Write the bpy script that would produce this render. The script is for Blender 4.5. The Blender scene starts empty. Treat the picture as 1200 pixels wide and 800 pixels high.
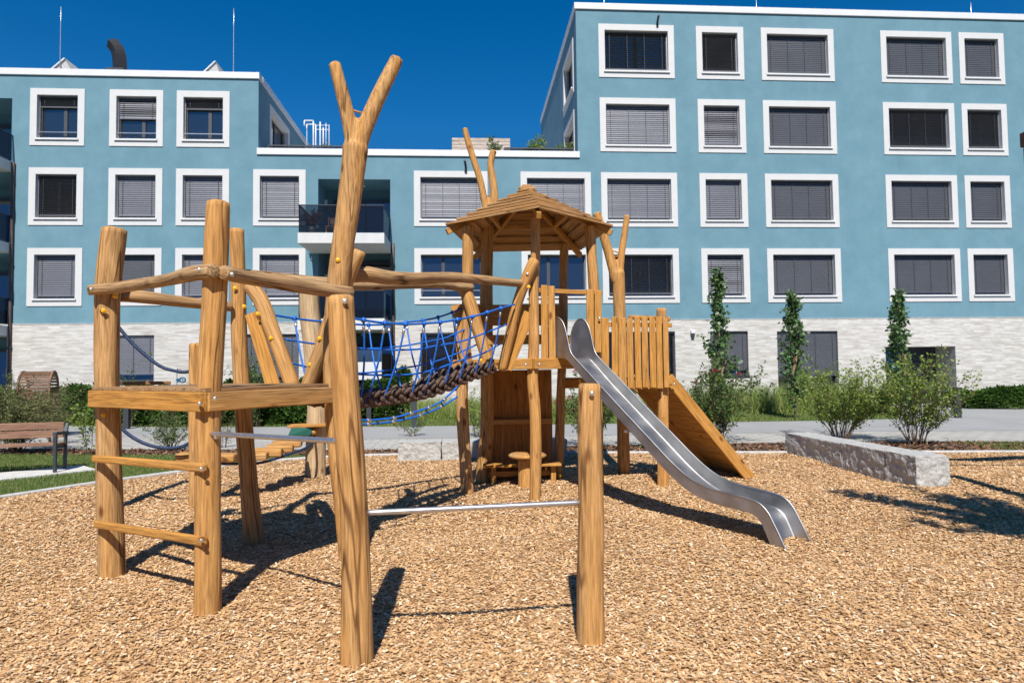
import bpy, bmesh, math, random
import numpy as np
from mathutils import Vector, Matrix, noise as mnoise

random.seed(7)
RNG = np.random.default_rng(11)
SC = bpy.context.scene
COL = SC.collection
Rd = math.radians

# ------------------------------------------------------------------ camera geometry (metres; facade runs along X at Y = 25)
PITCH, ROLL, YAW, FPX, CH = Rd(2.442), Rd(-0.6904), Rd(3.9513), 775.08, 1.6
FW = Vector((math.sin(YAW)*math.cos(PITCH), math.cos(YAW)*math.cos(PITCH), math.sin(PITCH)))
_r = Vector((math.cos(YAW), -math.sin(YAW), 0)); _u = _r.cross(FW)
RT = math.cos(ROLL)*_r + math.sin(ROLL)*_u
UP = -math.sin(ROLL)*_r + math.cos(ROLL)*_u
EYE = Vector((0, 0, CH))
def ray(x, y): return RT*((x-600)/FPX) - UP*((y-400)/FPX) + FW
def ground(x, y, h=0.0):
    d = ray(x, y); return EYE + d*((h-CH)/d.z)
def at(x, y, Y):
    d = ray(x, y); return EYE + d*(Y/d.y)
def on_plane(x, y, P0, P1):
    d = ray(x, y); D = Vector((P1[0]-P0[0], P1[1]-P0[1])); n = Vector((-D.y, D.x))
    t = (n.x*P0[0]+n.y*P0[1])/(n.x*d.x+n.y*d.y)
    return EYE + d*t

# ------------------------------------------------------------------ materials
def new_mat(name):
    m = bpy.data.materials.new(name); m.use_nodes = True
    nt = m.node_tree; b = nt.nodes['Principled BSDF']
    return m, nt, b
def N(nt, t, **kw):
    n = nt.nodes.new(t)
    for k, v in kw.items():
        if k in n.inputs: n.inputs[k].default_value = v
        else: setattr(n, k, v)
    return n
def ramp(nt, fac, stops, interp='LINEAR'):
    r = nt.nodes.new('ShaderNodeValToRGB'); r.color_ramp.interpolation = interp
    els = r.color_ramp.elements
    while len(els) < len(stops): els.new(0.5)
    for e, (p, c) in zip(els, stops):
        e.position = p; e.color = (c[0], c[1], c[2], 1)
    nt.links.new(fac, r.inputs[0]); return r
def mix(nt, fac, a, b, mode='MIX'):
    n = nt.nodes.new('ShaderNodeMix'); n.data_type = 'RGBA'; n.blend_type = mode
    for s, v in ((n.inputs[0], fac), (n.inputs[6], a), (n.inputs[7], b)):
        if hasattr(v, 'is_output'): nt.links.new(v, s)
        elif isinstance(v, (int, float)): s.default_value = v
        else: s.default_value = (v[0], v[1], v[2], 1)
    return n.outputs[2]
def bump(nt, b, h, strength=0.3, dist=0.01):
    n = nt.nodes.new('ShaderNodeBump'); n.inputs['Strength'].default_value = strength
    n.inputs['Distance'].default_value = dist
    nt.links.new(h, n.inputs['Height']); nt.links.new(n.outputs[0], b.inputs['Normal'])
def plain(name, col, rough=0.6, metal=0.0, var=0.12, scale=6.0, bumpy=0.0, spec=0.5):
    m, nt, b = new_mat(name)
    tc = N(nt, 'ShaderNodeTexCoord'); no = N(nt, 'ShaderNodeTexNoise', Scale=scale, Detail=4.0)
    nt.links.new(tc.outputs['Object'], no.inputs['Vector'])
    r = ramp(nt, no.outputs['Fac'], [(0.3, [c*(1-var) for c in col]), (0.7, [min(1, c*(1+var)) for c in col])])
    nt.links.new(r.outputs[0], b.inputs['Base Color'])
    b.inputs['Roughness'].default_value = rough; b.inputs['Metallic'].default_value = metal
    b.inputs['Specular IOR Level'].default_value = spec
    if bumpy: bump(nt, b, no.outputs['Fac'], bumpy, 0.01)
    return m
def wood(name, honey, pale, dark, upright=False, weather=0.5, rough=0.74, cracks=0.8):
    """streaked timber; coordinates come from the 'grain' attribute (cross, cross, along*0.06) laid down per piece"""
    m, nt, b = new_mat(name)
    if upright:
        tc = N(nt, 'ShaderNodeTexCoord'); mp = N(nt, 'ShaderNodeMapping'); mp.inputs['Scale'].default_value = (1, 1, 0.07)
        nt.links.new(tc.outputs['Object'], mp.inputs[0]); vec = mp.outputs[0]
    else:
        a = N(nt, 'ShaderNodeAttribute', attribute_name='grain'); vec = a.outputs['Vector']
    n1 = N(nt, 'ShaderNodeTexNoise', Scale=36.0, Detail=5.0, Roughness=0.6); nt.links.new(vec, n1.inputs['Vector'])
    n2 = N(nt, 'ShaderNodeTexNoise', Scale=70.0, Detail=3.0, Roughness=0.6); nt.links.new(vec, n2.inputs['Vector'])
    n3 = N(nt, 'ShaderNodeTexNoise', Scale=5.0, Detail=3.0); nt.links.new(vec, n3.inputs['Vector'])
    base = ramp(nt, n1.outputs['Fac'], [(0.25, dark), (0.5, honey), (0.78, pale)]).outputs[0]
    grey = ramp(nt, n2.outputs['Fac'], [(0.3, (0.23, 0.145, 0.075)), (0.7, (0.49, 0.34, 0.185))]).outputs[0]
    wf = ramp(nt, n3.outputs['Fac'], [(0.42, (0, 0, 0)), (0.68, (weather,)*3)]).outputs[0]
    c = mix(nt, wf, base, grey)
    fine = ramp(nt, n2.outputs['Fac'], [(0.34, (0.60,)*3), (0.50, (0.93,)*3), (0.66, (1.10,)*3)]).outputs[0]
    c = mix(nt, 0.85, c, fine, 'MULTIPLY')
    # drying cracks: thin dark lines running along the grain
    n4 = N(nt, 'ShaderNodeTexNoise', Scale=9.0, Detail=1.0); nt.links.new(vec, n4.inputs['Vector'])
    ck = ramp(nt, n4.outputs['Fac'], [(0.482, (1, 1, 1)), (0.495, (0.20, 0.13, 0.09)), (0.505, (0.20, 0.13, 0.09)), (0.518, (1, 1, 1))]).outputs[0]
    n5 = N(nt, 'ShaderNodeTexNoise', Scale=3.0, Detail=1.0); nt.links.new(vec, n5.inputs['Vector'])
    gate = ramp(nt, n5.outputs['Fac'], [(0.46, (0, 0, 0)), (0.54, (cracks,)*3)]).outputs[0]
    c = mix(nt, gate, c, mix(nt, 1.0, c, ck, 'MULTIPLY'))
    # knots
    mp2 = N(nt, 'ShaderNodeMapping'); mp2.inputs['Scale'].default_value = (5, 5, 40)
    nt.links.new(vec, mp2.inputs[0])
    vo = N(nt, 'ShaderNodeTexVoronoi', Scale=1.0); nt.links.new(mp2.outputs[0], vo.inputs['Vector'])
    kn = ramp(nt, vo.outputs['Distance'], [(0.06, (0.30, 0.19, 0.12)), (0.16, (1, 1, 1))]).outputs[0]
    c = mix(nt, 0.9, c, kn, 'MULTIPLY')
    nt.links.new(c, b.inputs['Base Color'])
    b.inputs['Roughness'].default_value = rough
    b.inputs['Specular IOR Level'].default_value = 0.2
    bump(nt, b, n2.outputs['Fac'], 0.6, 0.008)
    return m
def island_mat(name, stops, rough=0.6, spec=0.3, trans=0.0, interp='LINEAR'):
    """each loose piece of the mesh (leaf, chip, blade) takes its own colour"""
    m, nt, b = new_mat(name)
    g = N(nt, 'ShaderNodeNewGeometry')
    r = ramp(nt, g.outputs['Random Per Island'], stops, interp)
    nt.links.new(r.outputs[0], b.inputs['Base Color'])
    b.inputs['Roughness'].default_value = rough; b.inputs['Specular IOR Level'].default_value = spec
    if trans:
        t = N(nt, 'ShaderNodeBsdfTranslucent'); mx = N(nt, 'ShaderNodeMixShader'); mx.inputs[0].default_value = trans
        nt.links.new(r.outputs[0], t.inputs[0]); nt.links.new(b.outputs[0], mx.inputs[1]); nt.links.new(t.outputs[0], mx.inputs[2])
        nt.links.new(mx.outputs[0], nt.nodes['Material Output'].inputs[0])
    return m

HON, PAL, DRK = (0.495, 0.250, 0.074), (0.59, 0.340, 0.125), (0.34, 0.155, 0.045)
M = {}
M['log'] = wood('peeled_log', HON, PAL, DRK, weather=0.55)
M['log_up'] = wood('peeled_log_upright', HON, PAL, DRK, upright=True, weather=0.6)
M['rail'] = wood('weathered_rail', (0.36, 0.21, 0.095), (0.45, 0.30, 0.16), (0.24, 0.125, 0.05), weather=0.85)
M['pale_log'] = wood('bleached_log', (0.50, 0.36, 0.21), (0.62, 0.48, 0.32), (0.38, 0.25, 0.13), weather=0.6)
M['board'] = wood('planed_board', (0.47, 0.225, 0.05), (0.55, 0.29, 0.08), (0.35, 0.155, 0.032), weather=0.25, cracks=0.15)
M['roof_board'] = wood('roof_plank', (0.39, 0.20, 0.07), (0.47, 0.27, 0.12), (0.27, 0.125, 0.04), weather=0.6, cracks=0.15)
M['den'] = wood('shade_toned_board', (0.33, 0.135, 0.030), (0.40, 0.18, 0.05), (0.24, 0.09, 0.02), weather=0.15, cracks=0.15)  # redder boards, colour darkened to carry the shade under the tower deck
M['deck'] = wood('deck_plank', (0.30, 0.17, 0.08), (0.40, 0.26, 0.14), (0.2, 0.11, 0.05), weather=0.7, cracks=0.15)
M['bench_slat'] = wood('bench_slat', (0.25, 0.14, 0.10), (0.33, 0.2, 0.15), (0.17, 0.09, 0.06), weather=0.3, cracks=0.15)
M['drum'] = wood('drum_wood', (0.16, 0.085, 0.055), (0.25, 0.15, 0.1), (0.09, 0.05, 0.03), weather=0.4)
M['screen'] = wood('screen_slat', (0.50, 0.43, 0.38), (0.58, 0.51, 0.46), (0.40, 0.33, 0.28), weather=0.3)
M['corten'] = plain('brown_timber', (0.085, 0.05, 0.036), 0.8, var=0.35, scale=9, bumpy=0.4)
M['cap'] = plain('yellow_plastic', (0.80, 0.40, 0.008), 0.4, var=0.05)
M['steel'] = plain('galvanised_steel', (0.52, 0.52, 0.54), 0.38, 0.9, var=0.12, scale=30)
M['bolt'] = plain('bolt_steel', (0.62, 0.6, 0.55), 0.35, 0.9, var=0.2, scale=60)
M['rope'] = plain('blue_rope', (0.005, 0.115, 0.50), 0.55, var=0.35, scale=60, bumpy=0.8)
M['navy'] = plain('navy_rope', (0.004, 0.022, 0.072), 0.6, var=0.3, scale=60, bumpy=0.8)
M['brownrope'] = plain('brown_rope', (0.105, 0.062, 0.043), 0.9, var=0.35, scale=45, bumpy=1.0)
M['green'] = plain('green_rubber', (0.008, 0.085, 0.06), 0.6)
M['anthracite'] = plain('anthracite_metal', (0.045, 0.052, 0.062), 0.5, 0.2, var=0.1)
M['dark'] = plain('dark_void', (0.012, 0.013, 0.015), 0.6, var=0.1)
M['white_frame'] = plain('white_render', (0.55, 0.555, 0.56), 0.7, var=0.025, scale=3)
M['white_metal'] = plain('white_sheet', (0.62, 0.63, 0.64), 0.45, var=0.03, scale=2)
M['slab'] = plain('light_concrete', (0.55, 0.56, 0.56), 0.8, var=0.06, scale=3)
M['alu'] = plain('window_profile', (0.075, 0.08, 0.088), 0.45, 0.3, var=0.06)
M['rust_pipe'] = plain('drain_pipe', (0.10, 0.068, 0.058), 0.55, 0.2, var=0.25, scale=4)
M['kerb'] = plain('kerb_concrete', (0.43, 0.43, 0.42), 0.85, var=0.2, scale=18, bumpy=0.4)
M['slab_ground'] = plain('slab_concrete', (0.50, 0.49, 0.47), 0.9, var=0.12, scale=8, bumpy=0.2)
M['stem'] = plain('twig_bark', (0.13, 0.085, 0.055), 0.85, var=0.35, scale=20)
M['trunk'] = plain('young_bark', (0.15, 0.11, 0.08), 0.85, var=0.35, scale=14, bumpy=0.5)
M['soil'] = plain('soil', (0.10, 0.068, 0.045), 0.95, var=0.35, scale=10, bumpy=0.5)
M['pot'] = plain('terracotta', (0.38, 0.14, 0.07), 0.8)
M['fish'] = plain('blue_enamel', (0.02, 0.10, 0.18), 0.4)

# blue render: fine plaster with faint cloudiness
m, nt, b = new_mat('blue_render'); M['blue'] = m
tc = N(nt, 'ShaderNodeTexCoord')
n1 = N(nt, 'ShaderNodeTexNoise', Scale=0.9, Detail=8.0, Roughness=0.7); nt.links.new(tc.outputs['Object'], n1.inputs['Vector'])
mpz = N(nt, 'ShaderNodeMapping'); mpz.inputs['Scale'].default_value = (2.2, 2.2, 0.15); nt.links.new(tc.outputs['Object'], mpz.inputs[0])
ns = N(nt, 'ShaderNodeTexNoise', Scale=1.0, Detail=4.0); nt.links.new(mpz.outputs[0], ns.inputs['Vector'])
n2 = N(nt, 'ShaderNodeTexNoise', Scale=45.0, Detail=3.0); nt.links.new(tc.outputs['Object'], n2.inputs['Vector'])
c = ramp(nt, n1.outputs['Fac'], [(0.3, (0.112, 0.224, 0.283)), (0.7, (0.158, 0.286, 0.354))]).outputs[0]
c = mix(nt, 0.5, c, ramp(nt, ns.outputs['Fac'], [(0.3, (0.945,)*3), (0.65, (1.02,)*3)]).outputs[0], 'MULTIPLY')
c = mix(nt, 0.5, c, ramp(nt, n2.outputs['Fac'], [(0.3, (0.9,)*3), (0.7, (1.06,)*3)]).outputs[0], 'MULTIPLY')
nt.links.new(c, b.inputs['Base Color']); b.inputs['Roughness'].default_value = 0.92; b.inputs['Specular IOR Level'].default_value = 0.15
bump(nt, b, n2.outputs['Fac'], 0.25, 0.01)

# pale long-format brick
m, nt, b = new_mat('pale_brick'); M['brick'] = m
tc = N(nt, 'ShaderNodeTexCoord'); sp = N(nt, 'ShaderNodeSeparateXYZ'); cb = N(nt, 'ShaderNodeCombineXYZ')
ad = N(nt, 'ShaderNodeMath', operation='ADD')
nt.links.new(tc.outputs['Object'], sp.inputs[0]); nt.links.new(sp.outputs[0], ad.inputs[0]); nt.links.new(sp.outputs[1], ad.inputs[1])
nt.links.new(ad.outputs[0], cb.inputs[0]); nt.links.new(sp.outputs[2], cb.inputs[1])
br = N(nt, 'ShaderNodeTexBrick'); br.offset = 0.37
br.inputs['Scale'].default_value = 1.0; br.inputs['Brick Width'].default_value = 0.42; br.inputs['Row Height'].default_value = 0.07
br.inputs['Mortar Size'].default_value = 0.006; br.inputs['Bias'].default_value = 0.1
br.inputs['Color1'].default_value = (0.59, 0.585, 0.57, 1); br.inputs['Color2'].default_value = (0.44, 0.425, 0.40, 1); br.inputs['Mortar'].default_value = (0.48, 0.47, 0.45, 1)
nt.links.new(cb.outputs[0], br.inputs['Vector'])
mp = N(nt, 'ShaderNodeMapping'); mp.inputs['Scale'].default_value = (2.2, 13, 1); nt.links.new(cb.outputs[0], mp.inputs[0])
nz = N(nt, 'ShaderNodeTexNoise', Scale=1.0, Detail=3.0); nt.links.new(mp.outputs[0], nz.inputs['Vector'])
c = mix(nt, 0.9, br.outputs['Color'], ramp(nt, nz.outputs['Fac'], [(0.3, (0.78, 0.75, 0.72)), (0.55, (1.04,)*3)]).outputs[0], 'MULTIPLY')
nt.links.new(c, b.inputs['Base Color']); b.inputs['Roughness'].default_value = 0.85
bump(nt, b, br.outputs['Fac'], -0.4, 0.01)

# glass pane: dark and mirror-like by day
m, nt, b = new_mat('window_glass'); M['glass'] = m
b.inputs['Base Color'].default_value = (0.012, 0.018, 0.026, 1); b.inputs['Roughness'].default_value = 0.03; b.inputs['IOR'].default_value = 2.6
m, nt, b = new_mat('smoked_balustrade'); M['smoke'] = m
b.inputs['Base Color'].default_value = (0.018, 0.024, 0.032, 1); b.inputs['Roughness'].default_value = 0.06; b.inputs['Specular IOR Level'].default_value = 0.5
tr = N(nt, 'ShaderNodeBsdfTransparent'); tr.inputs[0].default_value = (0.62, 0.66, 0.72, 1)
mx = N(nt, 'ShaderNodeMixShader'); mx.inputs[0].default_value = 0.68
nt.links.new(b.outputs[0], mx.inputs[1]); nt.links.new(tr.outputs[0], mx.inputs[2]); nt.links.new(mx.outputs[0], nt.nodes['Material Output'].inputs[0])
M['slat'] = plain('blind_slat', (0.165, 0.172, 0.20), 0.42, 0.25, var=0.05, scale=1.5)
M['slat_shaded'] = plain('shaded_blind_slat', (0.12, 0.125, 0.14), 0.45, 0.2, var=0.08, scale=1.5)  # same blinds, shade on the opened slats put into a darker colour
M['slat_midshade'] = plain('midshade_blind_slat', (0.088, 0.094, 0.11), 0.45, 0.25, var=0.06, scale=1.5)  # same blinds again, weaker light on closed slats put into the colour

# brushed stainless steel of the slide
m, nt, b = new_mat('brushed_stainless'); M['stainless'] = m
tc = N(nt, 'ShaderNodeTexCoord'); mp = N(nt, 'ShaderNodeMapping'); mp.inputs['Scale'].default_value = (3, 3, 160)
nt.links.new(tc.outputs['Object'], mp.inputs[0]); nz = N(nt, 'ShaderNodeTexNoise', Scale=4.0, Detail=4.0); nt.links.new(mp.outputs[0], nz.inputs['Vector'])
nz2 = N(nt, 'ShaderNodeTexNoise', Scale=5.0, Detail=4.0); nt.links.new(tc.outputs['Object'], nz2.inputs['Vector'])
c = ramp(nt, nz2.outputs['Fac'], [(0.3, (0.36, 0.36, 0.365)), (0.7, (0.47, 0.47, 0.475))]).outputs[0]
nt.links.new(c, b.inputs['Base Color']); b.inputs['Metallic'].default_value = 1.0
rr = ramp(nt, nz2.outputs['Fac'], [(0.3, (0.42,)*3), (0.7, (0.55,)*3)]); nt.links.new(rr.outputs[0], b.inputs['Roughness'])
bump(nt, b, nz.outputs['Fac'], 0.12, 0.002)

# granite
m, nt, b = new_mat('rough_granite'); M['granite'] = m
tc = N(nt, 'ShaderNodeTexCoord')
n1 = N(nt, 'ShaderNodeTexNoise', Scale=90.0, Detail=3.0); n2 = N(nt, 'ShaderNodeTexNoise', Scale=9.0, Detail=8.0, Roughness=0.75)
for q in (n1, n2): nt.links.new(tc.outputs['Object'], q.inputs['Vector'])
c = mix(nt, 0.6, ramp(nt, n2.outputs['Fac'], [(0.3, (0.30, 0.298, 0.288)), (0.7, (0.53, 0.525, 0.505))]).outputs[0],
        ramp(nt, n1.outputs['Fac'], [(0.36, (0.35,)*3), (0.5, (0.95,)*3), (0.62, (1.1,)*3)]).outputs[0], 'MULTIPLY')
nt.links.new(c, b.inputs['Base Color']); b.inputs['Roughness'].default_value = 0.85; bump(nt, b, n2.outputs['Fac'], 0.6, 0.03)

# bed below the loose chips
CHIP = [(0.0, (0.22, 0.112, 0.05)), (0.11, (0.42, 0.232, 0.10)), (0.36, (0.535, 0.318, 0.148)), (0.66, (0.605, 0.378, 0.19)), (0.88, (0.67, 0.465, 0.27)), (0.98, (0.79, 0.65, 0.48))]
m, nt, b = new_mat('wood_chip_bed'); M['chipbed'] = m
tc = N(nt, 'ShaderNodeTexCoord')
vo = N(nt, 'ShaderNodeTexVoronoi', Scale=34.0); nt.links.new(tc.outputs['Object'], vo.inputs['Vector'])
sep = N(nt, 'ShaderNodeSeparateColor'); nt.links.new(vo.outputs['Color'], sep.inputs[0])
nl = N(nt, 'ShaderNodeTexNoise', Scale=1.2, Detail=4.0); nt.links.new(tc.outputs['Object'], nl.inputs['Vector'])
c = ramp(nt, sep.outputs[0], CHIP).outputs[0]
c = mix(nt, 0.8, c, ramp(nt, nl.outputs['Fac'], [(0.3, (0.85,)*3), (0.7, (1.0,)*3)]).outputs[0], 'MULTIPLY')
nt.links.new(c, b.inputs['Base Color']); b.inputs['Roughness'].default_value = 0.9; b.inputs['Specular IOR Level'].default_value = 0.15
bump(nt, b, sep.outputs[1], 0.9, 0.02)
M['chip'] = island_mat('wood_chip', CHIP, 0.75, 0.2)
M['bark'] = island_mat('bark_mulch_piece', [(0.0, (0.06, 0.032, 0.02)), (0.5, (0.145, 0.078, 0.048)), (0.9, (0.27, 0.16, 0.10))], 0.9, 0.1)

# paving
m, nt, b = new_mat('grey_pavers'); M['pavers'] = m
tc = N(nt, 'ShaderNodeTexCoord'); br = N(nt, 'ShaderNodeTexBrick')
br.inputs['Scale'].default_value = 1.0; br.inputs['Brick Width'].default_value = 0.4; br.inputs['Row Height'].default_value = 0.2
br.inputs['Mortar Size'].default_value = 0.012; br.inputs['Color1'].default_value = (0.40, 0.39, 0.365, 1); br.inputs['Color2'].default_value = (0.33, 0.32, 0.30, 1); br.inputs['Mortar'].default_value = (0.17, 0.16, 0.14, 1)
nt.links.new(tc.outputs['Object'], br.inputs['Vector'])
nz = N(nt, 'ShaderNodeTexNoise', Scale=0.8, Detail=5.0); nt.links.new(tc.outputs['Object'], nz.inputs['Vector'])
c = mix(nt, 0.7, br.outputs['Color'], ramp(nt, nz.outputs['Fac'], [(0.3, (0.85,)*3), (0.7, (1.05,)*3)]).outputs[0], 'MULTIPLY')
nt.links.new(c, b.inputs['Base Color']); b.inputs['Roughness'].default_value = 0.9
m, nt, b = new_mat('smooth_path'); M['path'] = m
tc = N(nt, 'ShaderNodeTexCoord'); n1 = N(nt, 'ShaderNodeTexNoise', Scale=0.7, Detail=6.0); n2 = N(nt, 'ShaderNodeTexNoise', Scale=60.0, Detail=3.0)
for q in (n1, n2): nt.links.new(tc.outputs['Object'], q.inputs['Vector'])
c = mix(nt, 0.5, ramp(nt, n1.outputs['Fac'], [(0.3, (0.245, 0.25, 0.255)), (0.7, (0.29, 0.29, 0.29))]).outputs[0], ramp(nt, n2.outputs['Fac'], [(0.3, (0.8,)*3), (0.7, (1.1,)*3)]).outputs[0], 'MULTIPLY')
nt.links.new(c, b.inputs['Base Color']); b.inputs['Roughness'].default_value = 0.9
m, nt, b = new_mat('lawn_soil'); M['lawn'] = m
tc = N(nt, 'ShaderNodeTexCoord'); n1 = N(nt, 'ShaderNodeTexNoise', Scale=1.5, Detail=6.0); n2 = N(nt, 'ShaderNodeTexNoise', Scale=30.0, Detail=4.0)
for q in (n1, n2): nt.links.new(tc.outputs['Object'], q.inputs['Vector'])
c = mix(nt, 0.6, ramp(nt, n1.outputs['Fac'], [(0.35, (0.07, 0.10, 0.025)), (0.7, (0.14, 0.14, 0.05))]).outputs[0], ramp(nt, n2.outputs['Fac'], [(0.3, (0.6,)*3), (0.7, (1.2,)*3)]).outputs[0], 'MULTIPLY')
nt.links.new(c, b.inputs['Base Color']); b.inputs['Roughness'].default_value = 0.95

M['blade'] = island_mat('grass_blade', [(0.0, (0.07, 0.125, 0.022)), (0.55, (0.125, 0.205, 0.04)), (0.8, (0.20, 0.24, 0.075)), (1.0, (0.36, 0.32, 0.15))], 0.6, 0.2, 0.25)
M['tall_blade'] = island_mat('tall_grass_blade', [(0.0, (0.15, 0.23, 0.04)), (0.6, (0.24, 0.33, 0.075)), (0.9, (0.38, 0.40, 0.16)), (1.0, (0.48, 0.43, 0.26))], 0.6, 0.2, 0.3)
M['leaf_dark'] = island_mat('dark_glossy_leaf', [(0.0, (0.03, 0.075, 0.012)), (0.6, (0.055, 0.12, 0.02)), (1.0, (0.10, 0.18, 0.035))], 0.55, 0.25, 0.3)
M['leaf_mid'] = island_mat('mid_leaf', [(0.0, (0.05, 0.10, 0.022)), (0.6, (0.085, 0.15, 0.035)), (1.0, (0.15, 0.22, 0.055))], 0.5, 0.35, 0.3)
M['leaf_bright'] = island_mat('bright_leaf', [(0.0, (0.11, 0.19, 0.027)), (0.6, (0.19, 0.29, 0.045)), (1.0, (0.32, 0.385, 0.09))], 0.5, 0.35, 0.35)
M['leaf_tree'] = island_mat('tree_leaf', [(0.0, (0.035, 0.088, 0.026)), (0.6, (0.07, 0.145, 0.042)), (1.0, (0.14, 0.225, 0.07))], 0.45, 0.4, 0.2)
M['leaf_olive'] = island_mat('willow_leaf', [(0.0, (0.09, 0.115, 0.035)), (0.6, (0.15, 0.17, 0.06)), (1.0, (0.24, 0.24, 0.10))], 0.6, 0.3, 0.3)
M['leaf_red'] = island_mat('maroon_leaf', [(0.0, (0.08, 0.02, 0.02)), (1.0, (0.2, 0.05, 0.04))], 0.6, 0.3, 0.2)
M['petal'] = island_mat('pink_petal', [(0.0, (0.30, 0.012, 0.05)), (1.0, (0.45, 0.04, 0.11))], 0.6, 0.3, 0.2)

# ------------------------------------------------------------------ objects
ORG = {}
def thing(name, label, cat, loc, group=None):
    o = bpy.data.objects.new(name, None); COL.objects.link(o)
    o.location = loc; o.empty_display_size = 0.2
    o['label'] = label; o['category'] = cat
    if group: o['group'] = group
    ORG[o] = Vector(loc); return o
def tag(o, label, cat, group=None):
    o['label'] = label; o['category'] = cat
    if group: o['group'] = group
    return o
def kind(o, k): o['kind'] = k; return o

class MB:
    """collects shapes in world coordinates, links them as ONE mesh object"""
    def __init__(s): s.v = []; s.f = []; s.g = []; s.sm = []
    def add(s, vs, fs, gs=None, smooth=False):
        o = len(s.v); s.v += [Vector(p) for p in vs]
        off = Vector((random.uniform(0, 40), random.uniform(0, 40), random.uniform(0, 40)))
        gs = gs if gs is not None else [(p[0], p[1], p[2]) for p in vs]
        s.g += [Vector(q)+off for q in gs]
        s.f += [[i+o for i in f] for f in fs]; s.sm += [smooth]*len(fs)
    def beam(s, p0, p1, w, h, up=(0, 0, 1), taper=1.0):
        """board from p0 to p1, w across, h along 'up'"""
        p0, p1 = Vector(p0), Vector(p1); d = p1-p0; L = d.length; d.normalize()
        u = Vector(up); a = d.cross(u)
        if a.length < 1e-4: a = d.cross(Vector((1, 0, 0)))
        a.normalize(); u = a.cross(d)
        vs, gs = [], []
        for t, k in ((0, 1), (1, taper)):
            for x, y in ((-.5, -.5), (.5, -.5), (.5, .5), (-.5, .5)):
                vs.append(p0.lerp(p1, t)+a*(x*w*k)+u*(y*h*k)); gs.append((x*w, y*h, t*L*0.06))
        s.add(vs, [(3, 2, 1, 0), (4, 5, 6, 7), (0, 1, 5, 4), (1, 2, 6, 5), (2, 3, 7, 6), (3, 0, 4, 7)], gs)
    def box(s, lo, hi):
        lo, hi = Vector(lo), Vector(hi)
        s.beam(((lo.x+hi.x)/2, (lo.y+hi.y)/2, lo.z), ((lo.x+hi.x)/2, (lo.y+hi.y)/2, hi.z), hi.x-lo.x, hi.y-lo.y, up=(0, 1, 0))
    def hbox(s, lo, hi):   # grain along X
        lo, hi = Vector(lo), Vector(hi); y = (lo.y+hi.y)/2; z = (lo.z+hi.z)/2
        s.beam((lo.x, y, z), (hi.x, y, z), hi.y-lo.y, hi.z-lo.z)
    def log(s, pts, rad, n=14, rough=0.03, cap=0.25, step=0.07, smooth=True):
        """round timber along a path; end caps with a small worn chamfer"""
        pts = [Vector(p) for p in pts]
        if isinstance(rad, (int, float)): rad = [rad]*len(pts)
        # Catmull-Rom resample
        P, Rr, Ls = [], [], []; L = 0.0
        for i in range(len(pts)-1):
            a, b_, c_, d_ = pts[max(i-1, 0)], pts[i], pts[i+1], pts[min(i+2, len(pts)-1)]
            m_ = max(2, int((c_-b_).length/step))
            for k in range(m_+(1 if i == len(pts)-2 else 0)):
                t = k/m_
                q = 0.5*((2*b_)+(c_-a)*t+(2*a-5*b_+4*c_-d_)*t*t+(3*b_-a-3*c_+d_)*t**3)
                if P: L += (q-P[-1]).length
                P.append(q); Rr.append(rad[i]*(1-t)+rad[i+1]*t); Ls.append(L)
        seed = Vector((random.uniform(0, 99), random.uniform(0, 99), 0))
        d0 = (P[1]-P[0]).normalized(); d1 = (P[-1]-P[-2]).normalized()
        ch = cap
        rings = [(P[0], Rr[0]*(1-ch), 0.0)] + [(P[0]+d0*Rr[0]*ch*.6, Rr[0], 0.0)] + [(P[i], Rr[i], Ls[i]) for i in range(1, len(P)-1)] + [(P[-1]-d1*Rr[-1]*ch*.6, Rr[-1], L), (P[-1], Rr[-1]*(1-ch), L)]
        vs, gs, fs = [], [], []
        ref = Vector((0, 1, 0)) if abs(d0.y) < .8 else Vector((1, 0, 0))
        for i, (c_, r, l) in enumerate(rings):
            dd = (rings[min(i+1, len(rings)-1)][0]-rings[max(i-1, 0)][0]).normalized()
            a = dd.cross(ref).normalized(); b_ = a.cross(dd)
            for k in range(n):
                th = 2*math.pi*k/n; cs, sn = math.cos(th), math.sin(th)
                rr = r*(1+rough*mnoise.noise(Vector((cs*.9, sn*.9, l*1.6))+seed)*2.2+rough*.5*mnoise.noise(Vector((cs*2.5, sn*2.5, l*5))+seed))
                vs.append(c_+a*(cs*rr)+b_*(sn*rr)); gs.append((cs*rr, sn*rr, l*0.06))
        m_ = len(rings)
        for i in range(m_-1):
            for k in range(n):
                k2 = (k+1) % n; fs.append((i*n+k, i*n+k2, (i+1)*n+k2, (i+1)*n+k))
        o = len(vs)
        vs += [rings[0][0], rings[-1][0]]; gs += [(0, 0, 0), (0, 0, L*.06)]
        for k in range(n):
            k2 = (k+1) % n; fs.append((o, k2, k)); fs.append((o+1, (m_-1)*n+k, (m_-1)*n+k2))
        s.add(vs, fs, gs, smooth)
    def tube(s, pts, r, n=7): s.log(pts, r, n, 0.0, 0.2, 0.06)
    def ball(s, c, r, n=8, sc=(1, 1, 1), axis=None):
        vs, fs = [], []; c = Vector(c); m_ = max(4, n//2+1)
        Rm = Vector((0, 0, 1)).rotation_difference(Vector(axis).normalized()).to_matrix() if axis is not None else Matrix.Identity(3)
        for i in range(m_+1):
            ph = math.pi*i/m_
            for k in range(n):
                th = 2*math.pi*k/n
                vs.append(c+Rm @ Vector((math.sin(ph)*math.cos(th)*r*sc[0], math.sin(ph)*math.sin(th)*r*sc[1], math.cos(ph)*r*sc[2])))
        for i in range(m_):
            for k in range(n):
                fs.append((i*n+k, (i+1)*n+k, (i+1)*n+(k+1) % n, i*n+(k+1) % n))
        s.add(vs, fs, None, True)
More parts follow.
